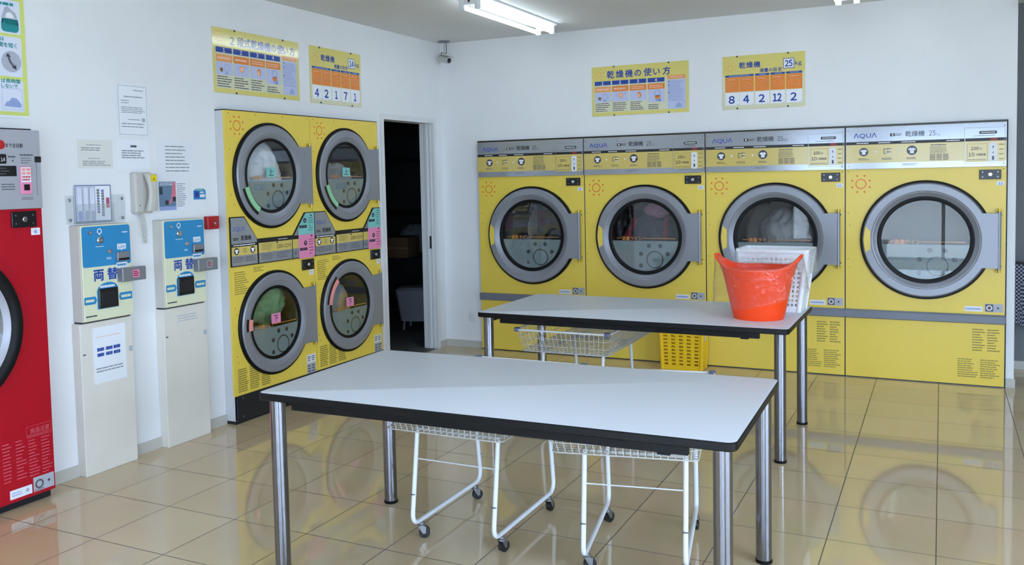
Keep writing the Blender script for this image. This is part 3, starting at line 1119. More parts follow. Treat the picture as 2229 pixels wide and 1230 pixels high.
        s = m.build('instruction_sticker', t)
        s['label'] = nm + ' instruction sticker'
    lock_plate(t, 0.665, 0.890, 0.789, 0.962, 0.0)
    for z0, z1, c in ((0.245, 0.303, 'sticker_white'), (0.168, 0.243, 'sticker_grey')):
        m = MB()
        m.prism(rrect(0.688, z0, 0.780, z1, 0.002), 0, -0.001, 'y', c)
        m.lines(0.695, z0 + 0.01, 0.773, z1 - 0.008, 3, -0.0015, 'print_grey', 0.5, 0.3, 2, 0.008)
        m.build('label_sticker', t)
    return t, ud, ld


def glass_sticker(door, ch, cx, cz, col, ink):
    m = MB()
    m.prism(rrect(cx - 0.044, cz - 0.032, cx + 0.044, cz + 0.032, 0.006), -0.0130, -0.0136, 'y', col)
    m.text(ch, cx, cz - 0.018, 0.05, -0.0142, ink, 0.015, 'c')
    m.build('glass_sticker', door)['label'] = 'small square sticker marked ' + ('upper' if ch == '上' else 'lower')


def tape(door, cx, cz, r0, r1, a0, a1, col):
    m = MB()
    n = 8
    ins, outs = [], []
    for k in range(n + 1):
        a = math.radians(a0 + (a1 - a0) * k / n)
        ins.append((cx + r0 * math.cos(a), cz + r0 * math.sin(a)))
        outs.append((cx + r1 * math.cos(a), cz + r1 * math.sin(a)))
    m.prism(ins + outs[::-1], -0.0445, -0.0458, 'y', col)
    m.build('handle_tape', door)['label'] = 'strip of coloured tape by the door handle'
    m = MB()
    ins = [(cx + (r1 + 0.001) * math.cos(math.radians(a0 + (a1 - a0) * k / n)), cz + (r1 + 0.001) * math.sin(math.radians(a0 + (a1 - a0) * k / n))) for k in range(n + 1)]
    outs = [(cx + (r1 + 0.022) * math.cos(math.radians(a0 + (a1 - a0) * k / n)), cz + (r1 + 0.022) * math.sin(math.radians(a0 + (a1 - a0) * k / n))) for k in range(n + 1)]
    m.prism(ins + outs[::-1], -0.043, -0.0440, 'y', 'black_plastic')
    m.build('handle_slot', door)


LY0 = -2.7231
ST = []
for i, (num, lb) in enumerate([('7', 'yellow double deck dryer numbered 7, nearest the change machines, green cloth in its lower drum'),
                               ('8', 'yellow double deck dryer numbered 8 beside the dark doorway')]):
    t, ud, ld = make_stack(lb)
    t.location = (0.0786, LY0 + i * SW, 0)
    t.rotation_euler.z = LW
    number_plate(t, num, 0.746, 0.852, 0.789, 0.886, -0.0002)
    glass_sticker(ud, '上', 0.385, 1.556, 'sticker_teal', 'icon_dark')
    glass_sticker(ld, '下', 0.385, 0.607, 'sticker_pink', 'icon_dark')
    tape(ud, 0.385, 1.535, 0.238, 0.272, 196, 238, 'tape_green')
    if i == 0:
        tape(ld, 0.385, 0.582, 0.238, 0.272, 168, 184, 'tape_pink')
    else:
        tape(ld, 0.385, 0.582, 0.238, 0.272, 128, 172, 'tape_pink')
    ST.append(t)


def sdrum(i, u, v, w, lower):
    zc = (0.582 if lower else 1.535) - 0.262
    return (0.0786 - w, LY0 + i * SW + 0.385 + u, zc + v)


lump('laundry', 'big white bedding filling the upper drum of double dryer 7', sdrum(0, 0.045, 0.014, 0.185, False), 0.20, (0.80, 0.94, 1.14), ['cloth_white'], 21, rough=0.25)
lump('laundry', 'grey laundry in the upper drum of double dryer 8', sdrum(1, 0.06, 0.016, 0.20, False), 0.18, (0.85, 0.95, 0.95), ['cloth_grey', 'cloth_dark'], 24)
lump('laundry', 'light green towel heap in the lower drum of double dryer 7', sdrum(0, 0.055, 0.215, 0.15, True), 0.125, (0.8, 1.12, 0.98), ['cloth_green'], 27, rough=0.45, freq=3)
lump('laundry', 'white and beige cloth under the green towels in double dryer 7', sdrum(0, 0.03, 0.014, 0.165, True), 0.16, (0.80, 1.05, 0.66), ['cloth_white', 'cloth_beige', 'cloth_white'], 30, rough=0.2)
lump('laundry', 'beige patterned laundry in the lower drum of double dryer 8', sdrum(1, 0.02, 0.014, 0.17, True), 0.17, (0.75, 0.66, 1.22), ['cloth_beige', 'cloth_grey', 'cloth_dark'], 33)


# ------------------------------------------------------------------ red washer on the left wall
WT = thing('washing_machine', 'red coin washing machine numbered 6 at the left edge', 'washing machine', (0.1493, -5.011, 0), LW)
m = MB()
cx, cz = 0.487, 0.872
m.plate_hole(0.0, 0.04, 1.0, 1.392, cx, cz, 0.345, 0.0, 'washer_red')
m.box(0.0, 0.0, 1.392, 1.0, 0.004, 1.755, 'washer_red')
m.add([(0, 0, 0.04), (1, 0, 0.04), (1, 0, 1.755), (0, 0, 1.755), (0, 0.75, 0.04), (1, 0.75, 0.04), (1, 0.75, 1.755), (0, 0.75, 1.755)],
      [(0, 4, 7, 3), (1, 2, 6, 5), (0, 1, 5, 4), (3, 7, 6, 2), (4, 5, 6, 7)], 'washer_red')
m.box(0.0, 0.03, 0.0, 0.995, 0.7, 0.039, 'black_steel')
m.box(0.0, 0.05, 1.7555, 1.002, 0.14, 1.767, 'black_plastic')
y = -0.0006
m.frame(0.866, 0.318, 0.993, 0.372, 0.0015, y, 'print_pink')
m.text('高温注意', 0.885, 0.338, 0.026, y, 'print_pink', 0.01, width=0.098)
m.lines(0.870, 0.320, 0.99, 0.333, 2, y, 'print_pink', 0.4, 0.1)
m.lines(0.745, 0.135, 0.862, 0.325, 12, y, 'print_pink', 0.32, 0.45, 2, 0.012)
m.lines(0.872, 0.130, 0.992, 0.312, 12, y, 'print_pink', 0.32, 0.45, 2, 0.012)
m.build('cabinet', WT)
m = MB()
m.lathe([(0.372, 0.0), (0.372, -0.03), (0.362, -0.042), (0.345, -0.046), (0.325, -0.040), (0.312, -0.030)], cx, cz, 'black_rubber', 72)
m.lathe([(0.312, -0.031), (0.300, -0.018), (0.288, -0.010)], cx, cz, 'washer_grey', 72)
wd = m.build('door', WT)
m = MB()
m.lathe([(0.289, -0.010), (0.27, -0.002), (0.22, 0.04), (0.001, 0.07)], cx, cz, 'door_glass', 48)
m.build('glass', wd)
make_drum(WT, cx, cz, 0.32, 0.08, 0.6)
m = MB()
m.rbox(0.0, -0.012, 1.392, 1.0, 0.0, 1.757, 0.006, 0.002, 'washer_grey', 'y')
y = -0.0126
m.flat(circ(0.806, 1.686, 0.021, 24), y, 'alarm_red')
m.text('まで全自動', 0.829, 1.676, 0.021, y, 'print_black', 0.015, width=0.084)
m.lines(0.895, 1.634, 0.962, 1.648, 1, y, 'print_grey', 0.5, 0.1)
m.rect(0.700, 1.600, 0.830, 1.644, y, 'black_plastic', 0.006)
m.text('14', 0.803, 1.611, 0.022, y - 0.0005, 'print_white', 0.01, width=0.02)
m.lines(0.838, 1.626, 0.878, 1.638, 1, y, 'print_grey', 0.6, 0.1)
m.flat(circ(0.860, 1.614, 0.004, 10), y, 'print_black')
m.rect(0.700, 1.543, 0.876, 1.591, y, 'black_plastic', 0.003)
m.lines(0.72, 1.548, 0.870, 1.586, 3, y - 0.0005, 'print_grey', 0.4, 0.3)
m.lines(0.80, 1.478, 0.876, 1.512, 3, y, 'print_grey', 0.4, 0.2)
m.lines(0.900, 1.600, 0.952, 1.632, 3, y, 'print_grey', 0.3, 0.3)
m.lines(0.895, 1.432, 0.96, 1.446, 2, y, 'print_grey', 0.35, 0.3)
m.rect(0.974, 1.450, 0.976, 1.635, y, 'print_grey')
m.build('header_panel', WT)
m = MB()
m.rbox(0.968, -0.016, 1.607, 1.000, -0.011, 1.635, 0.002, 0.001, 'black_plastic', 'y')
m.build('key_switch', WT)
m = MB()
m.rbox(0.890, -0.018, 1.460, 0.946, -0.011, 1.588, 0.003, 0.002, 'sticker_pink', 'y')
y = -0.0186
m.rect(0.894, 1.515, 0.942, 1.584, y, 'sticker_white')
m.lines(0.897, 1.548, 0.940, 1.582, 2, y - 0.0005, 'tape_pink', 0.75, 0.05, 2, 0.004)
m.lines(0.897, 1.520, 0.940, 1.546, 2, y - 0.0005, 'print_pink', 0.6, 0.1)
m.rect(0.905, 1.477, 0.934, 1.505, y - 0.0005, 'black_plastic')
m.build('coin_slot', WT)
lock_plate(WT, 0.844, 1.306, 0.966, 1.380, 0.0)
number_plate(WT, '6', 0.941, 1.267, 0.986, 1.300, -0.0002)
m = MB(); m.prism(rrect(0.771, 0.056, 0.880, 0.098, 0.002), 0, -0.001, 'y', 'sticker_white'); m.lines(0.78, 0.066, 0.83, 0.088, 2, -0.0015, 'icon_sky', 0.4, 0.2)
m.flat(circ(0.857, 0.078, 0.009, 14), -0.0015, 'icon_grey'); m.build('label_sticker', WT)
m = MB(); m.prism(rrect(0.888, 0.056, 0.994, 0.124, 0.002), 0, -0.001, 'y', 'sticker_grey'); m.ring(0.918, 0.088, 0.014, 0.022, -0.0015, 'print_grey', 20)
m.flat(circ(0.967, 0.092, 0.007, 10), -0.0015, 'print_grey'); m.lines(0.892, 0.060, 0.94, 0.066, 1, -0.0015, 'print_grey', 0.6, 0.1); m.build('label_sticker', WT)


# ------------------------------------------------------------------ change machines and their stands
def make_changer(label, boxred):
    t = thing('change_machine', label, 'change machine', group='blue and cream change machines')
    w = 0.306
    m = MB()
    m.rbox(0.0, 0.004, 0.797, w, 0.077, 1.292, 0.004, 0.003, 'change_shell', 'y')
    m.box(0.004, 0.02, 0.790, w - 0.004, 0.076, 0.797, 'black_steel')
    m.build('body', t)
    m = MB()
    m.rbox(0.002, -0.006, 0.800, w - 0.001, 0.004, 1.290, 0.008, 0.003, 'change_cream', 'y')
    y = -0.0066
    m.flat(rrect(0.006, 1.076, w - 0.006, 1.284, 0.012), y, 'change_blue')
    y2 = y - 0.0005
    m.text('両', 0.067, 1.008, 0.066, y2, 'poster_blue', 0.03)
    m.text('替', 0.150, 1.008, 0.066, y2, 'poster_blue', 0.03)
    m.flat([(0.081, 0.855), (0.210, 0.855), (0.210, 0.960), (0.198, 0.978), (0.175, 0.989), (0.145, 0.991), (0.115, 0.985), (0.092, 0.970), (0.081, 0.950)], y2, 'change_blue')
    m.lines(0.100, 0.964, 0.190, 0.976, 1, y2 - 0.0004, 'print_white', 0.9, 0.02)
    m.flat([(0.004, 0.886), (0.070, 0.886), (0.079, 0.905), (0.070, 0.925), (0.004, 0.925)], y2, 'change_blue')
    m.flat([(0.222, 0.886), (0.298, 0.886), (0.298, 0.926), (0.222, 0.926), (0.214, 0.906)], y2, 'change_blue')
    m.lines(0.012, 0.896, 0.064, 0.915, 1, y2 - 0.0004, 'change_cream', 0.7, 0.05)
    m.lines(0.228, 0.896, 0.292, 0.915, 1, y2 - 0.0004, 'change_cream', 0.7, 0.05)
    m.lines(0.010, 0.820, 0.080, 0.830, 1, y2, 'icon_dark', 0.7, 0.05)
    m.rect(0.216, 1.155, 0.272, 1.184, y2, 'sticker_white', 0.002)
    m.text('1,000', 0.222, 1.162, 0.018, y2 - 0.0004, 'change_blue', 0.015, width=0.044)
    m.flat([(0.238, 1.155), (0.250, 1.155), (0.244, 1.148)], y2, 'sticker_white')
    m.ring(0.112, 1.258, 0.010, 0.015, y2, 'sticker_white', 20)
    m.flat([(0.106, 1.244), (0.118, 1.244), (0.112, 1.236)], y2, 'sticker_white')
    m.lines(0.085, 1.176, 0.140, 1.182, 1, y2, 'sticker_white', 0.5, 0.1)
    m.lines(0.148, 1.108, 0.180, 1.120, 2, y2, 'sticker_white', 0.5, 0.3)
    m.lines(0.250, 1.240, 0.290, 1.250, 1, y2, 'sticker_white', 0.5, 0.2)
    m.rect(0.208, 1.058, 0.276, 1.086, y2, 'sticker_white', 0.002)
    m.lines(0.213, 1.066, 0.271, 1.080, 1, y2 - 0.0004, 'change_blue', 0.7, 0.05)
    m.build('front_panel', t)
    for px, pz, r in ((0.052, 1.253, 0.011), (0.112, 1.212, 0.019), (0.165, 1.150, 0.014)):
        m = MB()
        m.lathe([(r, 0), (r, -0.006), (r * 0.8, -0.010), (r * 0.45, -0.010), (r * 0.4, -0.005), (0.0005, -0.004)], px, pz, 'chrome', 24, yc=-0.0066)
        m.build('key_lock', t)
    m = MB()
    m.rbox(0.204, -0.024, 1.094, 0.280, -0.006, 1.142, 0.004, 0.003, 'box_grey', 'y')
    m.rect(0.208, 1.098, 0.276, 1.110, -0.0246, 'black_plastic', 0.003)
    m.build('bill_slot', t)
    m = MB()
    m.rbox(0.088, -0.016, 0.858, 0.206, -0.006, 0.960, 0.006, 0.004, 'black_plastic', 'y')
    m.rbox(0.100, -0.018, 0.872, 0.194, -0.0155, 0.945, 0.004, 0.0008, 'black_steel', 'y')
    m.build('coin_tray', t)
    m = MB()
    m.rbox(0.208, -0.050, 0.984, 0.360, -0.007, 1.056, 0.004, 0.003, 'box_grey', 'y')
    m.rect(0.272, 1.002, 0.314, 1.042, -0.0506, 'sticker_pink' if boxred else 'sticker_grey', 0.002)
    m.lines(0.276, 1.006, 0.310, 1.038, 3, -0.0512, 'red_mark', 0.6, 0.2)
    for px in (0.222, 0.346):
        m.flat(circ(px, 1.02, 0.004, 8), -0.0506, 'zinc')
    m.build('lock_cover', t)
    return t


def make_stand(label):
    t = thing('machine_stand', label, 'stand', group='white stands under the change machines')
    m = MB()
    m.rbox(0.0, 0.0, 0.0, 0.322, 0.0606, 0.789, 0.004, 0.003, 'post_white', 'y')
    m.rect(0.012, 0.626, 0.028, 0.634, -0.0005, 'print_grey')
    m.rect(0.294, 0.600, 0.316, 0.628, -0.0005, 'icon_grey')
    m.rect(0.20, 0.632, 0.206, 0.642, -0.0005, 'icon_grey')
    m.lines(0.10, 0.70, 0.26, 0.745, 3, -0.0005, 'icon_grey', 0.3, 0.2)
    m.build('body', t)
    return t


for i, (y0, lb, ls) in enumerate([
        (-3.757, 'blue and cream change machine nearer the red washer, pink sticker on its lock cover',
         'tall white metal stand with a paper notice taped to its front'),
        (-3.2316, 'blue and cream change machine next to the red alarm box, by the stacked dryers',
         'tall bare white metal stand close to the stacked dryers')]):
    t = make_changer(lb, i == 0)
    t.location = (0.077, y0, 0)
    t.rotation_euler.z = LW
    s = make_stand(ls)
    s.location = (0.0606, y0 - 0.012 if i == 0 else y0 - 0.003, 0)
    s.rotation_euler.z = LW


# ------------------------------------------------------------------ papers and small things on the left wall
def paper(name, label, cat, y0, z0, y1, z1, col, off=0.0, th=0.0015, group=None):
    """sheet on the left wall; returns builder and a finisher, local x from its left edge, z from its bottom"""
    mb = MB()
    mb.prism(rrect(0, 0, y1 - y0, z1 - z0, 0.002), 0, -th, 'y', col)

    def done():
        o = mb.build(name, None, (off + 0.0003, y0, z0), LW)
        return tag(o, label, cat, group)
    return mb, done


PG = 'paper notices on the left wall'
mb, done = paper('paper_notice', 'tall laminated notice with a thin frame, topmost of the papers over the telephone', 'notice', -3.4383, 1.7524, -3.2248, 2.0445, 'paper_film', group=PG)
y = -0.002
mb.rect(0.012, 0.012, 0.204, 0.282, y, 'paper_white')
mb.frame(0.014, 0.014, 0.202, 0.280, 0.0025, y - 0.0005, 'icon_grey')
mb.lines(0.115, 0.252, 0.185, 0.262, 1, y - 0.001, 'print_soft', 0.4, 0.1)
mb.lines(0.05, 0.216, 0.175, 0.226, 1, y - 0.001, 'print_soft', 0.5, 0.05)
mb.lines(0.03, 0.180, 0.085, 0.205, 2, y - 0.001, 'print_soft', 0.3, 0.1)
mb.lines(0.03, 0.130, 0.19, 0.168, 4, y - 0.001, 'print_soft', 0.35, 0.15)
mb.lines(0.075, 0.092, 0.160, 0.102, 1, y - 0.001, 'print_soft', 0.4, 0.1)
mb.rect(0.165, 0.088, 0.187, 0.108, y - 0.001, 'icon_grey')
mb.lines(0.03, 0.050, 0.19, 0.082, 2, y - 0.001, 'print_soft', 0.3, 0.15)
done()
mb, done = paper('paper_notice', 'creased cream paper notice, left one of the row above the leaflet holder', 'notice', -3.6858, 1.583, -3.4752, 1.733, 'paper_cream', group=PG)
for a, b, c, d, n in ((0.05, 0.118, 0.17, 0.126, 1), (0.02, 0.090, 0.195, 0.112, 2), (0.06, 0.048, 0.17, 0.056, 1), (0.025, 0.012, 0.20, 0.042, 3)):
    mb.lines(a, b, c, d, n, -0.002, 'print_soft', 0.4, 0.4)
done()
mb, done = paper('paper_notice', 'bright white paper notice directly above the telephone', 'notice', -3.4369, 1.5805, -3.2341, 1.7407, 'paper_white', group=PG)
mb.lines(0.080, 0.117, 0.122, 0.130, 1, -0.002, 'icon_dark', 0.85, 0.05)
mb.lines(0.02, 0.055, 0.18, 0.105, 4, -0.002, 'print_soft', 0.45, 0.25)
done()
mb, done = paper('paper_notice', 'thin white notice with eight printed lines, above the photo leaflet', 'notice', -3.1796, 1.5141, -2.8939, 1.7433, 'paper_film', group=PG)
mb.lines(0.06, 0.045, 0.24, 0.205, 8, -0.002, 'print_soft', 0.28, 0.35)
done()
mb, done = paper('leaflet', 'leaflet with a blue photograph and a column of print, above the second change machine', 'leaflet', -3.180, 1.3398, -2.9602, 1.5098, 'paper_film')
mb.rect(0.004, 0.004, 0.127, 0.168, -0.002, 'photo_blue')
mb.rect(0.006, 0.095, 0.030, 0.138, -0.0025, 'photo_dark')
mb.flat([(0.06, 0.04), (0.09, 0.07), (0.104, 0.165), (0.126, 0.165), (0.126, 0.085), (0.085, 0.040)], -0.0025, 'photo_pink')
mb.rect(0.045, 0.035, 0.072, 0.062, -0.003, 'photo_dark', 0.008)
mb.rect(0.100, 0.055, 0.126, 0.080, -0.003, 'photo_dark')
mb.rect(0.004, 0.004, 0.127, 0.026, -0.0025, 'icon_sky')
mb.lines(0.010, 0.145, 0.12, 0.165, 2, -0.003, 'print_white', 0.4, 0.3)
mb.lines(0.135, 0.02, 0.21, 0.160, 12, -0.002, 'print_soft', 0.35, 0.4)
done()
mb, done = paper('paper_notice', 'curling white paper with two bold blue lines, taped to the white stand', 'notice', -3.696, 0.466, -3.496, 0.760, 'paper_white', 0.0606, group=PG)
for gx in (0.022, 0.074, 0.122):
    for gz in (0.166, 0.138):
        mb.lines(gx, gz, gx + 0.042, gz + 0.021, 1, -0.002, 'poster_blue', 0.85, 0.05)
mb.lines(0.02, 0.238, 0.18, 0.246, 1, -0.002, 'poster_line', 0.4, 0.1)
mb.lines(0.012, 0.055, 0.19, 0.085, 2, -0.002, 'print_soft', 0.4, 0.1)
mb.prism([(0.0, 0.0), (0.024, -0.004), (0.0, 0.03)][::-1], -0.002, -0.006, 'y', 'paper_white')
done()

BH = thing('leaflet_holder', 'clear acrylic leaflet holder screwed to the wall above the first change machine', 'leaflet holder', (0.0005, -3.7733, 1.2990), LW)
m = MB()
m.prism(rrect(0, 0, 0.362, 0.145, 0.004), -0.002, -0.005, 'y', 'acrylic')
m.prism(rrect(0.045, 0.002, 0.275, 0.10, 0.003), -0.022, -0.024, 'y', 'acrylic')
m.box(0.045, -0.022, 0.002, 0.275, -0.005, 0.004, 'acrylic')
m.build('sheet', BH)
for px, pz in ((0.022, 0.122), (0.022, 0.020), (0.340, 0.122), (0.340, 0.020)):
    m = MB()
    m.lathe([(0.008, 0), (0.008, -0.003), (0.005, -0.005)], px, pz, 'zinc', 14, True, True, -0.005)
    m.build('screw', BH)
mb, done = paper('leaflet', 'blue-edged leaflet with three rolled tabs and a red stamp, standing in the clear holder', 'leaflet', -3.7245, 1.3040, -3.505, 1.4975, 'paper_white', 0.0075, 0.004)
mb.frame(0.001, 0.001, 0.2185, 0.1925, 0.005, -0.0045, 'brochure_blue')
for k, px in enumerate((0.010, 0.048, 0.086)):
    mb.rect(px, 0.008, px + 0.034, 0.184, -0.005, 'poster_panel', 0.006)
    mb.frame(px, 0.008, px + 0.034, 0.184, 0.002, -0.0055, 'brochure_blue')
    mb.rect(px + 0.008, 0.012, px + 0.030, 0.060, -0.0055, 'icon_grey' if k else 'icon_sky', 0.008)
for px, z0, n in ((0.132, 0.045, 9), (0.160, 0.028, 10)):
    for k in range(n):
        mb.rect(px, z0 + k * 0.0142, px + 0.0145, z0 + k * 0.0142 + 0.011, -0.005, 'logo_blue' if k % 4 == 1 else 'icon_dark')
        mb.rect(px + 0.004, z0 + k * 0.0142 + 0.003, px + 0.010, z0 + k * 0.0142 + 0.008, -0.0054, 'icon_grey')
mb.rect(0.186, 0.070, 0.208, 0.125, -0.005, 'photo_pink')
mb.lines(0.189, 0.074, 0.205, 0.121, 5, -0.0055, 'red_mark', 0.5, 0.1)
done()

# telephone
TP = thing('wall_telephone', 'beige wall telephone with a yellow sticker and a hanging coiled cord', 'telephone', (0.0005, -3.372, 1.335), LW)
m = MB()
m.rbox(0.0, -0.040, 0.0, 0.118, 0.0, 0.226, 0.010, 0.006, 'phone_beige', 'y')
m.rbox(0.004, -0.046, 0.010, 0.050, -0.038, 0.216, 0.006, 0.003, 'phone_beige', 'y')
m.flat(circ(0.024, 0.045, 0.004, 10), -0.0466, 'print_grey')
m.build('cradle', TP)
m = MB()
hp = []
for k in range(17):
    a = k / 16
    zz = 0.012 + 0.206 * a
    yy = -0.058 - 0.020 * math.sin(PI * a)
    ww = 0.026 + 0.006 * abs(math.cos(PI * a)) ** 3
    hp.append((rrect(0.086 - ww, yy - 0.013 - 0.008 * abs(math.cos(PI * a)) ** 4, 0.086 + ww, yy + 0.012 + 0.006 * abs(math.cos(PI * a)) ** 4, 0.010), zz))
m.loft(hp, 'z', 'phone_beige')
h = m.build('handset', TP)
m = MB()
m.prism(circ(0.088, 0.190, 0.021, 20, 0.025), -0.083, -0.0865, 'y', 'sticker_yellow')
m.flat([(0.080, 0.182), (0.096, 0.182), (0.088, 0.198)], -0.0870, 'print_olive')
m.build('sticker', h)
m = MB()
path = []
N = 260
for k in range(N):
    a = k / (N - 1)
    if a < 0.55:
        q = a / 0.55
        px, pz = 0.030 + 0.034 * q, 0.020 - 0.185 * q
    else:
        q = (a - 0.55) / 0.45
        px, pz = 0.064 - 0.012 * q + 0.01 * math.sin(PI * q), -0.165 + 0.165 * q
    g = k * 2 * PI / 10
    path.append((px + 0.007 * math.cos(g), -0.030 + 0.007 * math.sin(g), pz))
m.tube(path, 0.0017, 'phone_beige', 5)
m.build('coiled_cord', TP)

m = MB()
m.prism([(0.0, 0.0), (0.095, 0.0), (0.095, 0.052), (0.080, 0.064), (0.020, 0.064), (0.0, 0.052)][::-1], 0, -0.002, 'y', 'change_blue')
m.rect(0.048, 0.012, 0.088, 0.030, -0.0026, 'sticker_white')
m.rect(0.050, 0.038, 0.078, 0.046, -0.0026, 'sticker_white')
m.rect(0.006, 0.010, 0.042, 0.050, -0.0026, 'logo_blue', 0.004)
m.rect(0.016, 0.054, 0.078, 0.060, -0.0026, 'tape_green')
m.flat(circ(0.024, 0.030, 0.010, 14), -0.0030, 'navy')
tag(m.build('security_sticker', None, (0.0005, -2.9184, 1.3990), LW), 'small blue sticker on the wall left of the stacked dryers', 'sticker')
AL = thing('alarm_box', 'small red alarm box on the wall beside the second change machine', 'alarm', (0.0005, -2.8475, 1.2166), LW)
m = MB(); m.rbox(0, -0.035, 0, 0.094, 0, 0.079, 0.006, 0.004, 'alarm_red', 'y'); m.build('body', AL)
m = MB(); m.lathe([(0.022, 0), (0.022, -0.004), (0.017, -0.006), (0.012, -0.003), (0.0005, -0.003)], 0.054, 0.036, 'red_mark', 24, yc=-0.035)
m.flat(circ(0.054, 0.036, 0.006, 12), -0.0395, 'icon_grey'); m.build('button', AL)


# ------------------------------------------------------------------ posters
def pins(m, w, h, y):
    for px in (0.19 * w / 0.8 if w > 0.7 else 0.11, w - (0.16 if w > 0.7 else 0.12)):
        for pz in (0.006, h - 0.006):
            m.lathe([(0.007, 0), (0.007, -0.004), (0.004, -0.006)], px, pz, 'icon_dark', 10, True, True, y)


def use_poster(title, x0, pitch, size, label, loc, rotz):
    m = MB()
    w, h = 0.80, 0.398
    m.prism(rrect(0, 0, w, h, 0.003), 0, -0.004, 'y', 'poster_cream')
    y = -0.0045
    m.rect(0.002, 0.280, w - 0.002, h - 0.002, y, 'poster_yellow')
    m.rect(0.002, 0.002, w - 0.002, 0.030, y, 'poster_yellow')
    m.rect(0.002, 0.030, 0.022, 0.280, y, 'poster_yellow')
    m.rect(w - 0.022, 0.030, w - 0.002, 0.280, y, 'poster_yellow')
    y -= 0.0005
    m.sun(0.062, 0.335, 0.024, y, 'poster_orange_pale')
    m.text(title, x0, 0.305, size, y, 'poster_blue', 0.022, pitch=pitch)
    for k in range(4):
        a = 0.026 + 0.148 * k
        m.rect(a, 0.247, a + 0.137, 0.280, y, 'poster_blue')
        m.text('1234'[k], a + 0.068, 0.252, 0.032, y - 0.0005, 'print_white', 0.02, 'c')
        m.rect(a, 0.192, a + 0.137, 0.236, y, 'poster_orange_pale' if k == 0 else 'poster_orange')
        m.lines(a + 0.012, 0.200, a + 0.125, 0.228, 1 if k < 2 else 2, y - 0.0005, 'poster_line', 0.5, 0.1)
        m.rect(a, 0.112 - 0.02 * (k == 3), a + 0.137, 0.190, y, 'poster_lavender')
        m.lines(a + 0.004, 0.034, a + 0.132, 0.108 - 0.03 * (k == 3), 5 - 2 * (k == 3), y, 'icon_dark', 0.36, 0.4)
    yi = y - 0.0005
    m.ring(0.115, 0.155, 0.020, 0.025, yi, 'icon_sky', 24); m.flat(circ(0.068, 0.142, 0.014, 14), yi, 'cardboard'); m.rect(0.098, 0.116, 0.125, 0.128, yi, 'icon_sky')
    m.rect(0.205, 0.155, 0.211, 0.182, yi, 'icon_sky'); m.flat(circ(0.245, 0.160, 0.016, 16), yi, 'poster_line'); m.ring(0.245, 0.160, 0.016, 0.020, yi, 'poster_orange', 20)
    m.rect(0.272, 0.172, 0.292, 0.180, yi, 'icon_sky')
    m.flat(circ(0.400, 0.155, 0.017, 16, 0.024), yi, 'poster_orange'); m.flat(circ(0.396, 0.150, 0.010, 14, 0.016), yi - 0.0005, 'poster_line')
    m.ring(0.548, 0.160, 0.020, 0.026, yi, 'icon_sky', 24); m.rect(0.528, 0.115, 0.572, 0.142, yi, 'poster_orange', 0.008); m.rect(0.535, 0.096, 0.566, 0.114, yi, 'icon_sky')
    m.flat([(0.562, 0.096), (0.576, 0.096), (0.574, 0.120)], yi, 'logo_blue')
    m.rect(0.630, 0.262, 0.775, 0.292, y, 'poster_orange_pale')
    m.lines(0.655, 0.270, 0.755, 0.284, 1, yi, 'poster_line', 0.7, 0.05)
    m.rect(0.630, 0.032, 0.775, 0.258, y, 'poster_lavender')
    m.lines(0.638, 0.088, 0.770, 0.248, 11, yi, 'icon_sky', 0.42, 0.35)
    for zz in (0.244, 0.214, 0.158):
        m.flat(circ(0.641, zz, 0.005, 8), yi - 0.0003, 'logo_blue')
    m.flat([(0.690, 0.040), (0.745, 0.040), (0.742, 0.062), (0.722, 0.082), (0.700, 0.066)], yi, 'icon_sky')
    m.ring(0.752, 0.078, 0.014, 0.018, yi, 'icon_sky', 16, -0.5, 2.2)
    pins(m, w, h, -0.004)
    return tag(m.build('instruction_poster', None, loc, rotz), label, 'poster', 'yellow instruction posters')


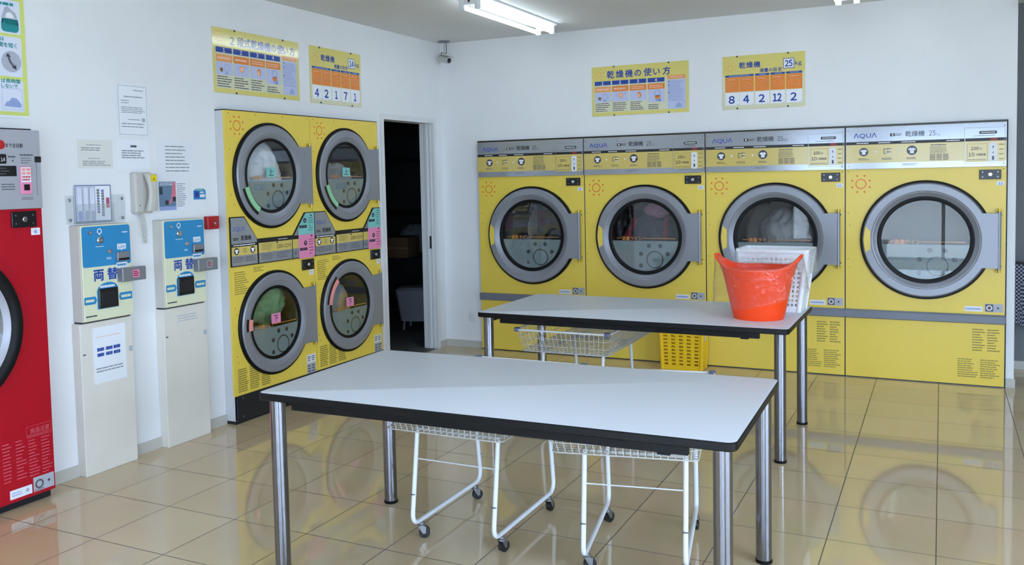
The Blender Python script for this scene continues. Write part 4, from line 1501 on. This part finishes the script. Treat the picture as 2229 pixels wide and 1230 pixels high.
def load_poster(kg, nums, label, loc, rotz):
    m = MB()
    w, h = 0.60, 0.40
    m.prism(rrect(0, 0, w, h, 0.003), 0, -0.004, 'y', 'poster_yellow')
    y = -0.0045
    m.rect(0.002, 0.002, w - 0.002, 0.14, y, 'poster_cream')
    m.rect(0.002, 0.14, 0.018, 0.25, y, 'poster_cream')
    m.rect(w - 0.018, 0.14, w - 0.002, 0.25, y, 'poster_cream')
    y -= 0.0005
    m.sun(0.058, 0.310, 0.024, y, 'poster_orange_pale')
    m.text('乾燥機', 0.125, 0.308, 0.050, y, 'poster_blue', 0.022, pitch=0.054)
    m.text('適量の目安', 0.276, 0.268, 0.032, y, 'poster_blue', 0.018, pitch=0.033)
    m.rect(0.446, 0.282, 0.524, 0.356, y, 'poster_blue')
    m.rect(0.450, 0.286, 0.520, 0.352, y - 0.0004, 'paper_white')
    m.text(kg, 0.485, 0.296, 0.060, y - 0.0008, 'poster_blue', 0.03, 'c', width=0.052)
    m.text('kg', 0.530, 0.304, 0.036, y, 'poster_blue', 0.02, width=0.046)
    for a, b in ((0.020, 0.232), (0.242, 0.346), (0.354, 0.458), (0.466, 0.580)):
        m.rect(a, 0.243, b, 0.258, y, 'poster_blue')
        m.lines(a + 0.03, 0.247, b - 0.02, 0.254, 1, y - 0.0005, 'icon_sky', 0.7, 0.1)
    cells = [(0.020, 0.124), (0.128, 0.232), (0.242, 0.346), (0.354, 0.458), (0.466, 0.580)]
    for k, (a, b) in enumerate(cells):
        m.rect(a, 0.130, b, 0.240, y, 'poster_orange')
        c = (a + b) / 2
        yi = y - 0.0005
        shp = [[(-.038, .02), (-.022, .026), (.034, -.006), (.006, -.022), (-.036, .008)], [(-.040, .006), (-.018, .022), (.040, -.002), (.010, -.022)],
               [(-.036, -.014), (-.020, .010), (.010, .026), (.034, .022), (.020, -.012), (-.004, -.022)], [(-.038, .010), (.0, .026), (.040, .014), (.036, -.004), (.004, -.022), (-.036, -.004)],
               [(-.038, .008), (-.020, .022), (.034, .022), (.040, .008), (.034, -.016), (-.038, -.016)]][k]
        pts = [(c + p, 0.180 + q) for p, q in shp]
        m.tube([(p, yi, q) for p, q in pts], 0.0012, 'poster_line', 4, True)
        m.lines(c - 0.035, 0.216, c + 0.035, 0.232, 2 if k == 1 else 1, yi, 'poster_line', 0.3, 0.2)
        m.rect(a, 0.030, b, 0.126, y, 'paper_white', 0.002)
        m.text(nums[k], c - 0.004, 0.046, 0.074, yi, 'poster_blue', 0.035, 'c', width=(0.060 if len(nums[k]) > 1 else 0.042 if nums[k] != '1' else 0.026))
        m.flat(circ(b - 0.010, 0.034, 0.004, 8), yi - 0.0003, 'icon_grey')
    pins(m, w, h, -0.004)
    return tag(m.build('capacity_poster', None, loc, rotz), label, 'poster', 'yellow load guide posters')


use_poster('2段式乾燥機の使い方', 0.152, 0.0615, 0.062, 'yellow how-to poster over the stacked dryers, lamp glare across its title', (0.0005, -2.7255, 2.048), LW)
load_poster('14', ['4', '2', '1', '7', '1'], 'yellow 14 kg load guide poster with numbers 4 2 1 7 1', (0.0005, -1.8075, 2.047), LW)
use_poster('乾燥機の使い方', 0.132, 0.077, 0.066, 'yellow how-to poster on the back wall above dryer 10', (1.4205, -0.0005, 1.973), 0.0)
load_poster('25', ['8', '4', '2', '12', '2'], 'yellow 25 kg load guide poster with numbers 8 4 2 12 2', (2.4805, -0.0005, 1.973), 0.0)

# green-edged poster at the left edge
m = MB()
w = 0.60
m.prism(rrect(0, 0, w, 0.594, 0.003), 0, -0.005, 'y', 'paper_white')
y = -0.0055
m.rect(0.002, 0.012, w - 0.002, 0.592, y, 'poster_green')
y -= 0.0005
for z0, z1 in ((0.030, 0.178), (0.196, 0.384), (0.398, 0.556)):
    m.rect(0.02, z0, 0.302, z1, y, 'poster_panel', 0.006)
    m.rect(0.312, z0, w - 0.025, z1, y, 'poster_panel', 0.006)
y -= 0.0005
m.lines(0.34, 0.528, 0.55, 0.544, 1, y, 'poster_teal', 0.8, 0.05)
m.rect(0.478, 0.405, 0.566, 0.468, y, 'poster_teal', 0.02)
m.rect(0.482, 0.440, 0.564, 0.468, y, 'poster_teal')
m.flat([(0.480, 0.470), (0.492, 0.498), (0.500, 0.520), (0.514, 0.526), (0.530, 0.512), (0.552, 0.500), (0.562, 0.470)], y, 'icon_grey')
m.flat([(0.500, 0.474), (0.508, 0.494), (0.524, 0.500), (0.540, 0.488), (0.546, 0.472)], y - 0.0004, 'paper_white')
m.text('には', 0.448, 0.362, 0.022, y, 'poster_teal', 0.03)
m.text('時間を短く', 0.436, 0.334, 0.024, y, 'poster_teal', 0.03, width=0.115)
m.flat(circ(0.520, 0.266, 0.050, 32), y, 'icon_grey')
m.tube([(0.505, y - 0.002, 0.288), (0.512, y - 0.002, 0.266), (0.530, y - 0.002, 0.244)], 0.004, 'icon_dark', 6)
m.flat([(0.492, 0.288), (0.518, 0.288), (0.503, 0.306)], y - 0.001, 'icon_dark')
m.flat([(0.520, 0.240), (0.542, 0.252), (0.543, 0.230)], y - 0.001, 'icon_dark')
m.text('は長時間', 0.464, 0.166, 0.022, y, 'poster_teal', 0.03, width=0.095)
m.text('しないで', 0.464, 0.142, 0.022, y, 'poster_teal', 0.03, width=0.082)
m.frame(0.464, 0.040, 0.568, 0.138, 0.0015, y, 'icon_sky')
m.flat([(0.474, 0.054), (0.484, 0.074), (0.500, 0.080), (0.512, 0.096), (0.536, 0.094), (0.552, 0.078), (0.562, 0.062), (0.556, 0.050)], y, 'icon_sky')
m.tube([(0.488, y - 0.001, 0.060), (0.510, y - 0.001, 0.082), (0.530, y - 0.001, 0.066), (0.550, y - 0.001, 0.072)], 0.0015, 'icon_grey', 4)
m.lines(0.33, 0.05, 0.45, 0.130, 5, y, 'icon_dark', 0.3, 0.3)
m.lines(0.33, 0.22, 0.45, 0.300, 4, y, 'icon_dark', 0.3, 0.3)
m.lines(0.04, 0.05, 0.29, 0.54, 16, y, 'poster_teal', 0.3, 0.3)
tag(m.build('washing_poster', None, (0.0005, -4.545, 1.8226), LW), 'green edged washing poster above the red washer at the left edge', 'poster')

# outlet and cameras
OU = thing('wall_outlet', 'white wall outlet low beside dryer 9', 'outlet', (0.236, -0.0005, 0.228))
m = MB(); m.rbox(0, -0.008, 0, 0.068, 0, 0.095, 0.006, 0.003, 'frame_white', 'y'); m.build('cover_plate', OU)
m = MB()
for zz in (0.030, 0.062):
    m.rbox(0.020, -0.010, zz - 0.012, 0.048, -0.0075, zz + 0.012, 0.004, 0.001, 'sticker_white', 'y')
    for s in (-1, 1):
        m.rect(0.034 + s * 0.006 - 0.001, zz - 0.006, 0.034 + s * 0.006 + 0.001, zz + 0.006, -0.0104, 'print_grey')
m.build('socket', OU)


def make_cctv(label, loc, yaw, pitch, drop):
    t = thing('security_camera', label, 'security camera', loc, 0.0, 'ceiling security cameras')
    m = MB()
    m.lathez([(0.052, 0.0), (0.052, -0.006), (0.030, -0.010)], 0, 0, 'trim_grey', 28)
    m.lathez([(0.006, -0.008), (0.006, -drop)], 0, 0, 'camera_body', 10)
    m.build('mount', t)
    m = MB()
    m.tube(fillet([(0.02, 0, -0.008), (0.022, 0, -drop * 0.9), (-0.03, 0.0, -drop * 0.7), (-0.035, 0, -drop - 0.012)], 0.02), 0.003, 'dark_metal', 6)
    m.build('cable', t)
    c = math.cos
    fw = Vector((math.cos(yaw) * c(pitch), math.sin(yaw) * c(pitch), math.sin(pitch)))
    base = Vector((0, 0, -drop - 0.030))
    m = MB()
    pts = [base - fw * 0.055, base - fw * 0.050, base + fw * 0.055, base + fw * 0.058]
    m.tube([pts[0], pts[3]], 0.030, 'camera_body', 20)
    side = fw.cross(Vector((0, 0, 1))).normalized()
    up = side.cross(fw)
    a, b = base - fw * 0.05 + up * 0.033, base + fw * 0.075 + up * 0.033
    m.add([a - side * .03, a + side * .03, b + side * .03, b - side * .03, a - side * .03 + up * .004, a + side * .03 + up * .004, b + side * .03 + up * .004, b - side * .03 + up * .004],
          [(0, 1, 2, 3), (7, 6, 5, 4), (0, 4, 5, 1), (1, 5, 6, 2), (2, 6, 7, 3), (3, 7, 4, 0)], 'camera_body')
    m.build('housing', t)
    m = MB()
    m.tube([base + fw * 0.0575, base + fw * 0.061], 0.021, 'black_plastic', 20)
    m.build('lens', t)
    return t


make_cctv('grey security camera hanging from the ceiling in the room corner', (0.108, -0.115, CEIL - 0.0005), math.radians(-14), math.radians(-15), 0.125)
make_cctv('grey security camera at the top right edge by the alcove', (4.56, -0.10, CEIL - 0.0005), math.radians(215), math.radians(-14), 0.075)

# ------------------------------------------------------------------ tables
def make_table(label):
    t = thing('folding_table', label, 'table', group='white topped tables with chrome legs')
    w, d = 1.7866 / 2, 0.8785 / 2
    m = MB()
    c = 0.004
    m.loft([(rrect(-w + c, -d + c, w - c, d - c, 0.026), 0.671), (rrect(-w, -d, w, d, 0.03), 0.675), (rrect(-w, -d, w, d, 0.03), 0.696), (rrect(-w + 0.003, -d + 0.003, w - 0.003, d - 0.003, 0.028), 0.6995)],
           'z', 'table_edge', True, False)
    m.loft([(rrect(-w + 0.003, -d + 0.003, w - 0.003, d - 0.003, 0.028), 0.6994), (rrect(-w + 0.005, -d + 0.005, w - 0.005, d - 0.005, 0.026), 0.7)], 'z', 'laminate_white', False, True)
    m.build('tabletop', t)
    for s in (-1, 1):
        m = MB()
        m.box(-w + 0.145, s * (d - 0.035) - 0.012, 0.640, w - 0.15, s * (d - 0.035) + 0.012, 0.671, 'table_edge')
        if s < 0:
            m.box(w - 0.245, -d + 0.022, 0.634, w - 0.205, -d + 0.048, 0.640, 'table_edge')
        m.build('apron', t)
    for s in (-1, 1):
        m = MB()
        m.box(s * (w - 0.06) - 0.012, -d + 0.09, 0.640, s * (w - 0.06) + 0.012, d - 0.09, 0.671, 'table_edge')
        m.build('apron', t)
    for sx in (-1, 1):
        for sy in (-1, 1):
            m = MB()
            m.lathez([(0.0295, 0.012), (0.0295, 0.671)], sx * (w - 0.052), sy * (d - 0.058), 'leg_chrome', 32, False, False)
            lg = m.build('leg', t)
            m = MB()
            m.lathez([(0.031, 0.0), (0.032, 0.004), (0.032, 0.012), (0.029, 0.014)], sx * (w - 0.052), sy * (d - 0.058), 'black_rubber', 24)
            m.build('foot_cap', lg)
    return t


T1o = make_table('empty white table with black edge and chrome legs, in the foreground')
T1o.location = (2.5478, -3.80385, 0)
T1o.rotation_euler.z = math.radians(1.2063)
T2o = copy_tree(T1o)
T2o['label'] = 'white table with black edge carrying the orange tub, in front of the dryers'
T2o.location = (2.40665, -1.7938, 0)
T2o.rotation_euler.z = math.radians(-0.2377)


# ------------------------------------------------------------------ wire laundry carts
def make_cart(label):
    t = thing('laundry_cart', label, 'laundry cart', group='white wire laundry carts')
    x0, x1, y0, y1, zr = -0.325, 0.255, -0.345, 0.545, 0.60        # rim
    bx0, bx1, by0, by1, zb = -0.298, 0.236, -0.315, 0.515, 0.472   # basket floor
    # each leg frame is one bent tube
    for s in (-1, 1):
        m = MB()
        x = s * 0.187
        m.tube(fillet([(x, -0.245, 0.472), (x, -0.305, 0.076), (x, 0.295, 0.076), (x, 0.245, 0.472)], 0.055, 6), 0.0095, 'cart_white', 12)
        for yy in (-0.295, 0.285):
            m.tube([(x, yy - (0.0006 if yy < 0 else -0.0006), 0.20), (x, yy, 0.203)], 0.0099, 'print_grey', 12)
        m.build('leg_frame', t)
    m = MB()
    for yy in (-0.245, 0.245):
        m.tube([(-0.187, yy, 0.463), (0.187, yy, 0.463)], 0.0065, 'cart_white', 8)
    for s in (-1, 1):
        m.tube([(s * 0.187, -0.245, 0.463), (s * 0.187, 0.50, 0.463)], 0.0065, 'cart_white', 8)
    m.build('support_frame', t)
    m = MB()
    m.tube([(-0.187, -0.266, 0.345), (0.187, -0.266, 0.345)], 0.0025, 'cart_white', 6)
    m.build('cross_rod', t)
    # basket
    m = MB()
    m.tube([(p[0], p[1], zr) for p in rrect(x0, y0, x1, y1, 0.03)], 0.0058, 'cart_white', 8, True)
    wr = 0.0018
    m.tube([(p[0], p[1], zb) for p in rrect(bx0, by0, bx1, by1, 0.025)], 0.003, 'wire_white', 6, True)
    for k in (0.35, 0.70):
        z = zr + (zb - zr) * k
        r = [(a + (b - a) * k) for a, b in ((x0, bx0), (y0, by0), (x1, bx1), (y1, by1))]
        m.tube([(p[0], p[1], z) for p in rrect(*r, 0.028)], wr, 'wire_white', 5, True)
    nx, ny = 20, 30
    for i in range(1, nx):
        a = i / nx
        xt, xb = x0 + (x1 - x0) * a, bx0 + (bx1 - bx0) * a
        m.tube([(xt, y0, zr), (xb, by0, zb), (xb, by1, zb), (xt, y1, zr)], wr, 'wire_white', 5)
    for i in range(1, ny):
        a = i / ny
        yt, yb = y0 + (y1 - y0) * a, by0 + (by1 - by0) * a
        m.tube([(x0, yt, zr), (bx0, yb, zb), (bx1, yb, zb), (x1, yt, zr)], wr, 'wire_white', 5)
    m.build('basket', t)
    for px, py in ((x0 + 0.01, y0 + 0.01), (x1 - 0.01, y0 + 0.01), (x0 + 0.01, y1 - 0.01), (x1 - 0.01, y1 - 0.01)):
        m = MB()
        m.rbox(px - 0.016, py - 0.016, zr - 0.012, px + 0.016, py + 0.016, zr + 0.012, 0.008, 0.004, 'clip_grey')
        m.build('corner_clip', t)
    for px, py, a in ((-0.187, -0.235, 0.5), (0.187, -0.235, 1.3), (-0.187, 0.235, 1.0), (0.187, 0.235, 1.5)):
        m = MB()
        m.lathez([(0.013, 0.0665), (0.013, 0.058), (0.017, 0.056), (0.017, 0.050)], px, py, 'zinc', 16)
        dx, dy = math.cos(a), math.sin(a)
        ox, oy = px + dx * 0.012, py + dy * 0.012
        for s in (-1, 1):
            sx, sy = -dy * s * 0.0125, dx * s * 0.0125
            q = [(px + sx, py + sy, 0.052), (ox + sx + dx * 0.008, oy + sy + dy * 0.008, 0.050), (ox + sx + dx * 0.006, oy + sy + dy * 0.006, 0.020), (ox + sx - dx * 0.006, oy + sy - dy * 0.006, 0.020), (px + sx - dx * 0.012, py + sy - dy * 0.012, 0.050)]
            n = len(q)
            ex, ey = -dy * s * 0.002, dx * s * 0.002
            m.add(q + [(p[0] + ex, p[1] + ey, p[2]) for p in q], [tuple(range(n)), tuple(range(n, 2 * n))[::-1]] + [(k, (k + 1) % n, n + (k + 1) % n, n + k) for k in range(n)], 'zinc')
        cs = m.build('caster', t)
        m = MB()
        m.tube([(ox + dy * 0.010, oy - dx * 0.010, 0.0235), (ox - dy * 0.010, oy + dx * 0.010, 0.0235)], 0.0235, 'caster_black', 22)
        m.build('wheel', cs)
    return t


C1 = make_cart('white wire laundry cart, left one under the front table')
C1.location = (2.231, -3.493, 0)
C2 = copy_tree(C1)
C2['label'] = 'white wire laundry cart, right one under the front table, turned slightly'
C2.location = (2.926, -3.474, 0)
C2.rotation_euler.z = math.radians(10.5)
C3 = copy_tree(C1)
C3['label'] = 'white wire laundry cart standing under the rear table'
C3.location = (2.061, -1.825, 0)


# ------------------------------------------------------------------ tub and baskets
def lattice_basket(name, label, w0, d0, w1, d1, h, col, loc, rotz, nx, ny, nz, hole, z_lo, z_hi, wall=0.004, slot=None, lip=0.012):
    """plastic basket with real openings in its four sides; w0, d0 at the bottom, w1, d1 at the top"""
    t = thing(name, label, 'basket', loc, rotz)
    m = MB()

    def at(u, v, z, side):     # u along the side in [-1, 1]
        k = z / h
        w, d = (w0 + (w1 - w0) * k) / 2, (d0 + (d1 - d0) * k) / 2
        return [(u * w, -d, z), (w, u * d, z), (-u * w, d, z), (-w, -u * d, z)][side]
    for side in range(4):
        n = nx if side % 2 == 0 else ny
        L = (w0 + w1) / 2 if side % 2 == 0 else (d0 + d1) / 2
        us = [-1.0]
        for i in range(n):
            c = -1 + 2 * (i + 0.5) / n * 0.90 + 0.10
            us += [c - hole[0] / L, c + hole[0] / L]
        us.append(1.0)
        zs = [0.0]
        for j in range(nz):
            c = z_lo + (z_hi - z_lo) * (j + 0.5) / nz
            zs += [c - hole[1] / 2, c + hole[1] / 2]
        zs.append(h)
        vs, fs = [], []
        for z in zs:
            for u in us:
                vs.append(at(u, 0, z, side))
        N = len(us)
        nrm = [(0, -1, 0), (1, 0, 0), (0, 1, 0), (-1, 0, 0)][side]
        ins = [(p[0] - nrm[0] * wall, p[1] - nrm[1] * wall, p[2]) for p in vs]
        K = len(vs)
        for j in range(len(zs) - 1):
            for i in range(N - 1):
                q = (j * N + i, j * N + i + 1, (j + 1) * N + i + 1, (j + 1) * N + i)
                if i % 2 == 1 and j % 2 == 1:
                    for e in range(4):
                        a, b = q[e], q[(e + 1) % 4]
                        fs.append((b, a, a + K, b + K))
                else:
                    fs.append(q)
                    fs.append(tuple(x + K for x in q[::-1]))
        m.add(vs + ins, fs, col)
    m.loft([(rrect(-w0 / 2, -d0 / 2, w0 / 2, d0 / 2, 0.01), 0.0), (rrect(-w0 / 2, -d0 / 2, w0 / 2, d0 / 2, 0.01), 0.004)], 'z', col)
    for sx in (-1, 1):          # rounded corner posts
        for sy in (-1, 1):
            r = 0.016
            m.loft([(circ(sx * (w0 / 2 - r * 0.6), sy * (d0 / 2 - r * 0.6), r, 16), 0.0), (circ(sx * (w1 / 2 - r * 0.6), sy * (d1 / 2 - r * 0.6), r, 16), h)], 'z', col)
    m.build('body', t)
    m = MB()
    o, i = rrect(-w1 / 2 - lip, -d1 / 2 - lip, w1 / 2 + lip, d1 / 2 + lip, 0.03), rrect(-w1 / 2 + 0.004, -d1 / 2 + 0.004, w1 / 2 - 0.004, d1 / 2 - 0.004, 0.02)
    m.loft([(i, h - 0.004), (o, h - 0.016), (o, h - 0.002), (i, h + 0.002), (i, h - 0.004)], 'z', col, False, False)
    m.build('rim', t)
    return t


YB = lattice_basket('laundry_basket', 'bright yellow plastic laundry basket on the floor under the rear table', 0.315, 0.170, 0.340, 0.188, 0.33, 'basket_yellow',
                    (2.205, -0.168, 0), math.radians(2), 5, 0, 10, (0.030, 0.013), 0.03, 0.30, lip=0.007)
m = MB()
m.add([(0.1668, -0.030, 0.215), (0.1668, 0.035, 0.215), (0.1690, 0.035, 0.268), (0.1690, -0.030, 0.268)], [(0, 1, 2, 3)], 'sticker_white')
m.build('sticker', YB)
WB = lattice_basket('laundry_basket', 'white perforated plastic basket standing behind the orange tub on the rear table', 0.300, 0.190, 0.395, 0.245, 0.355, 'basket_white',
                    (3.128, -1.565, 0.7), math.radians(-3), 13, 7, 11, (0.0135, 0.0145), 0.03, 0.315, wall=0.003, lip=0.006)

# liner bag over the white basket
m = MB()
lay = []
random.seed(11)
for j in range(13):
    a = j / 12
    z = 0.358 - 0.110 * a
    w, d = 0.395 + 0.016 + 0.006 * a, 0.245 + 0.016 + 0.006 * a
    pts = []
    for k, p in enumerate(rrect(-w / 2, -d / 2, w / 2, d / 2, 0.03, 12)):
        q = 1 + 0.022 * a * noise.noise(Vector((p[0] * 22, p[1] * 22, a * 2.0)))
        pts.append((p[0] * q, p[1] * q))
    lay.append((pts, z + 0.0))
lay.insert(0, (rrect(-0.196, -0.121, 0.196, 0.121, 0.02, 12), 0.330))
vs, fs = [], []
n = len(lay[0][0])
for i, (pts, z) in enumerate(lay):
    for k, p in enumerate(pts):
        vs.append((p[0], p[1], z - (0.05 * (0.5 + noise.noise(Vector((p[0] * 9, p[1] * 9, 3.0)))) if i == len(lay) - 1 else 0)))
for i in range(len(lay) - 1):
    for k in range(n):
        fs.append((i * n + k, i * n + (k + 1) % n, (i + 1) * n + (k + 1) % n, (i + 1) * n + k))
m.add(vs, fs, 'plastic_liner')
tag(m.build('plastic_bag', None, (3.128, -1.565, 0.7), math.radians(-3), 60), 'white see-through plastic bag folded over the rim of the white basket', 'plastic bag', 'bags lining the tub and basket')

# orange flexible tub
TB = thing('plastic_tub', 'orange flexible plastic tub with two handles on the rear table', 'tub', (3.090, -1.910, 0.7))


def tub_r(a, k):
    """radius and height of the tub wall at angle a, k from bottom 0 to rim 1"""
    side = abs(math.cos(a)) ** 6
    h = 0.275 + 0.055 * side
    r = 0.133 + (0.198 - 0.133) * k ** 0.9 + 0.018 * side * k ** 4
    return r, h * k


m = MB()
N, K = 72, 18
vs, fs = [], []
for s, off in ((0, 0.0), (1, -0.005)):
    for j in range(K + 1):
        for i in range(N):
            a = 2 * PI * i / N
            r, z = tub_r(a, j / K)
            vs.append(((r + off) * math.cos(a), (r + off) * math.sin(a) * 0.92, z + (0.004 if s else 0) * (1 - j / K)))
B = (K + 1) * N
for j in range(K):
    for i in range(N):
        q = (j * N + i, j * N + (i + 1) % N, (j + 1) * N + (i + 1) % N, (j + 1) * N + i)
        fs.append(q)
        fs.append(tuple(x + B for x in q[::-1]))
for i in range(N):
    fs.append((K * N + i, K * N + (i + 1) % N, B + K * N + (i + 1) % N, B + K * N + i))
fs.append(tuple(range(N))[::-1])
fs.append(tuple(B + i for i in range(N)))
m.add(vs, fs, 'tub_orange')
m.build('body', TB)
m = MB()
rim = []
for i in range(N):
    a = 2 * PI * i / N
    r, z = tub_r(a, 1.0)
    rim.append((r * math.cos(a), r * math.sin(a) * 0.92, z))
m.tube(rim, 0.006, 'tub_orange', 8, True)
m.build('rim', TB)
for s in (-1, 1):
    m = MB()
    m.tube(fillet([(s * 0.196, -0.055, 0.302), (s * 0.226, -0.045, 0.345), (s * 0.226, 0.045, 0.345), (s * 0.196, 0.055, 0.302)], 0.03, 6), 0.007, 'tub_orange', 10)
    m.build('handle', TB)

# clear bag hanging over the tub
m = MB()
N, K = 120, 26
vs, fs = [], []
for j in range(K + 1):
    b = j / K
    for i in range(N):
        a = 2 * PI * i / N
        r0, z0 = tub_r(a, 1.0)
        side = abs(math.cos(a)) ** 6
        hem = 0.115 + 0.055 * math.cos(a - 0.9) + 0.012 * noise.noise(Vector((math.cos(a) * 3, math.sin(a) * 3, 1)))
        if b < 0.12:      # inside the rim up to its top
            q = b / 0.12
            r, z = r0 - 0.010 + 0.004 * q, z0 - 0.05 * (1 - q) + 0.012 * q
        else:
            q = (b - 0.12) / 0.88
            z = z0 + 0.012 + (hem - z0 - 0.012) * q
            rw, _ = tub_r(a, min(1.0, max(0.0, z / (0.275 + 0.055 * side))))
            r = rw + 0.013 + 0.010 * q + 0.075 * side * q ** 0.8
            r += 0.007 * q * noise.noise(Vector((math.cos(a) * 6, math.sin(a) * 6, q * 3 + 5))) + 0.004 * q * noise.noise(Vector((math.cos(a) * 16 + q * 6, math.sin(a) * 16, q * 9)))
        vs.append((r * math.cos(a), r * math.sin(a) * 0.92, z))
for j in range(K):
    for i in range(N):
        fs.append((j * N + i, j * N + (i + 1) % N, (j + 1) * N + (i + 1) % N, (j + 1) * N + i))
m.add(vs, fs, 'plastic_film')
tag(m.build('plastic_bag', None, (3.090, -1.910, 0.7), 0, 80), 'clear crinkled plastic bag draped over the orange tub', 'plastic bag', 'bags lining the tub and basket')

# ------------------------------------------------------------------ dark store room behind the doorway
SH = thing('storage_shelf', 'dark metal shelf in the store room behind the doorway', 'shelf', (-1.65, 1.05, 0))
m = MB()
for px in (-0.40, 0.40):
    for py in (-0.85, 0.85):
        m.box(px - 0.02, py - 0.02, 0, px + 0.02, py + 0.02, 1.75, 'dark_metal')
m.build('post_frame', SH)
for zz in (0.10, 0.62, 1.10, 1.70):
    m = MB(); m.box(-0.42, -0.87, zz, 0.42, 0.87, zz + 0.03, 'dark_metal'); m.build('shelf_board', SH)
m = MB(); m.rbox(-0.15, -0.17, 0, 0.15, 0.17, 0.22, 0.004, 0.003, 'cardboard'); m.rect(-0.15, 0.10, 0.15, 0.112, -0.1706, 'cloth_beige')
tag(m.build('cardboard_box', None, (-1.36, 1.36, 0.651), 0.2), 'brown cardboard box on the shelf seen through the doorway', 'box')
lump('plastic_sack', 'shiny grey sack on the store room shelf beside the cardboard box', (-1.42, 1.74, 0.651), 0.17, (1, 1, 0.9), ['dull_white'], 41, cat='sack')
BN = thing('laundry_bin', 'pale covered bin on legs in the dark store room', 'bin', (-0.74, 0.72, 0), 0.3)
m = MB()
m.loft([(rrect(-0.16, -0.16, 0.16, 0.16, 0.05), 0.09), (rrect(-0.20, -0.20, 0.20, 0.20, 0.06), 0.40), (rrect(-0.17, -0.17, 0.17, 0.17, 0.06), 0.425)], 'z', 'dull_white')
m.build('body', BN)
for sx in (-1, 1):
    for sy in (-1, 1):
        m = MB(); m.tube([(sx * 0.13, sy * 0.13, 0.0), (sx * 0.12, sy * 0.12, 0.0895)], 0.012, 'dull_white', 8); m.build('leg', BN)

# ------------------------------------------------------------------ alcove at the right edge
m = MB()
N, K = 40, 22
vs, fs = [], []
for s in (0, 1):
    for j in range(K + 1):
        b = j / K
        for i in range(N + 1):
            u = i / N
            wv = 0.018 * math.sin(u * 15 + b * 1.2) * (0.3 + b) + 0.01 * noise.noise(Vector((u * 5, b * 4, 2)))
            vs.append((0.02 + u * (0.42 + 0.05 * b), wv - 0.05 + 0.012 * s - 0.02 * b, -0.42 * b - 0.04 * math.sin(u * 5) * b))
n1 = (K + 1) * (N + 1)
for j in range(K):
    for i in range(N):
        q = (j * (N + 1) + i, j * (N + 1) + i + 1, (j + 1) * (N + 1) + i + 1, (j + 1) * (N + 1) + i)
        fs += [q, tuple(x + n1 for x in q[::-1])]
m.add(vs, fs, 'checked_fabric')
HK = thing('checked_cloth', 'black and white checked cloth hanging in the alcove at the right edge', 'cloth', (4.43, 0.60, 0.79))
m.build('fabric', HK)
m = MB()
m.tube([(0.02, -0.045, 0.005), (0.48, -0.045, 0.005)], 0.008, 'dark_metal', 8)
for px in (0.06, 0.44):
    m.tube([(px, -0.045, 0.005), (px, 0.059, 0.005)], 0.006, 'dark_metal', 8)
m.build('hanging_rail', HK)
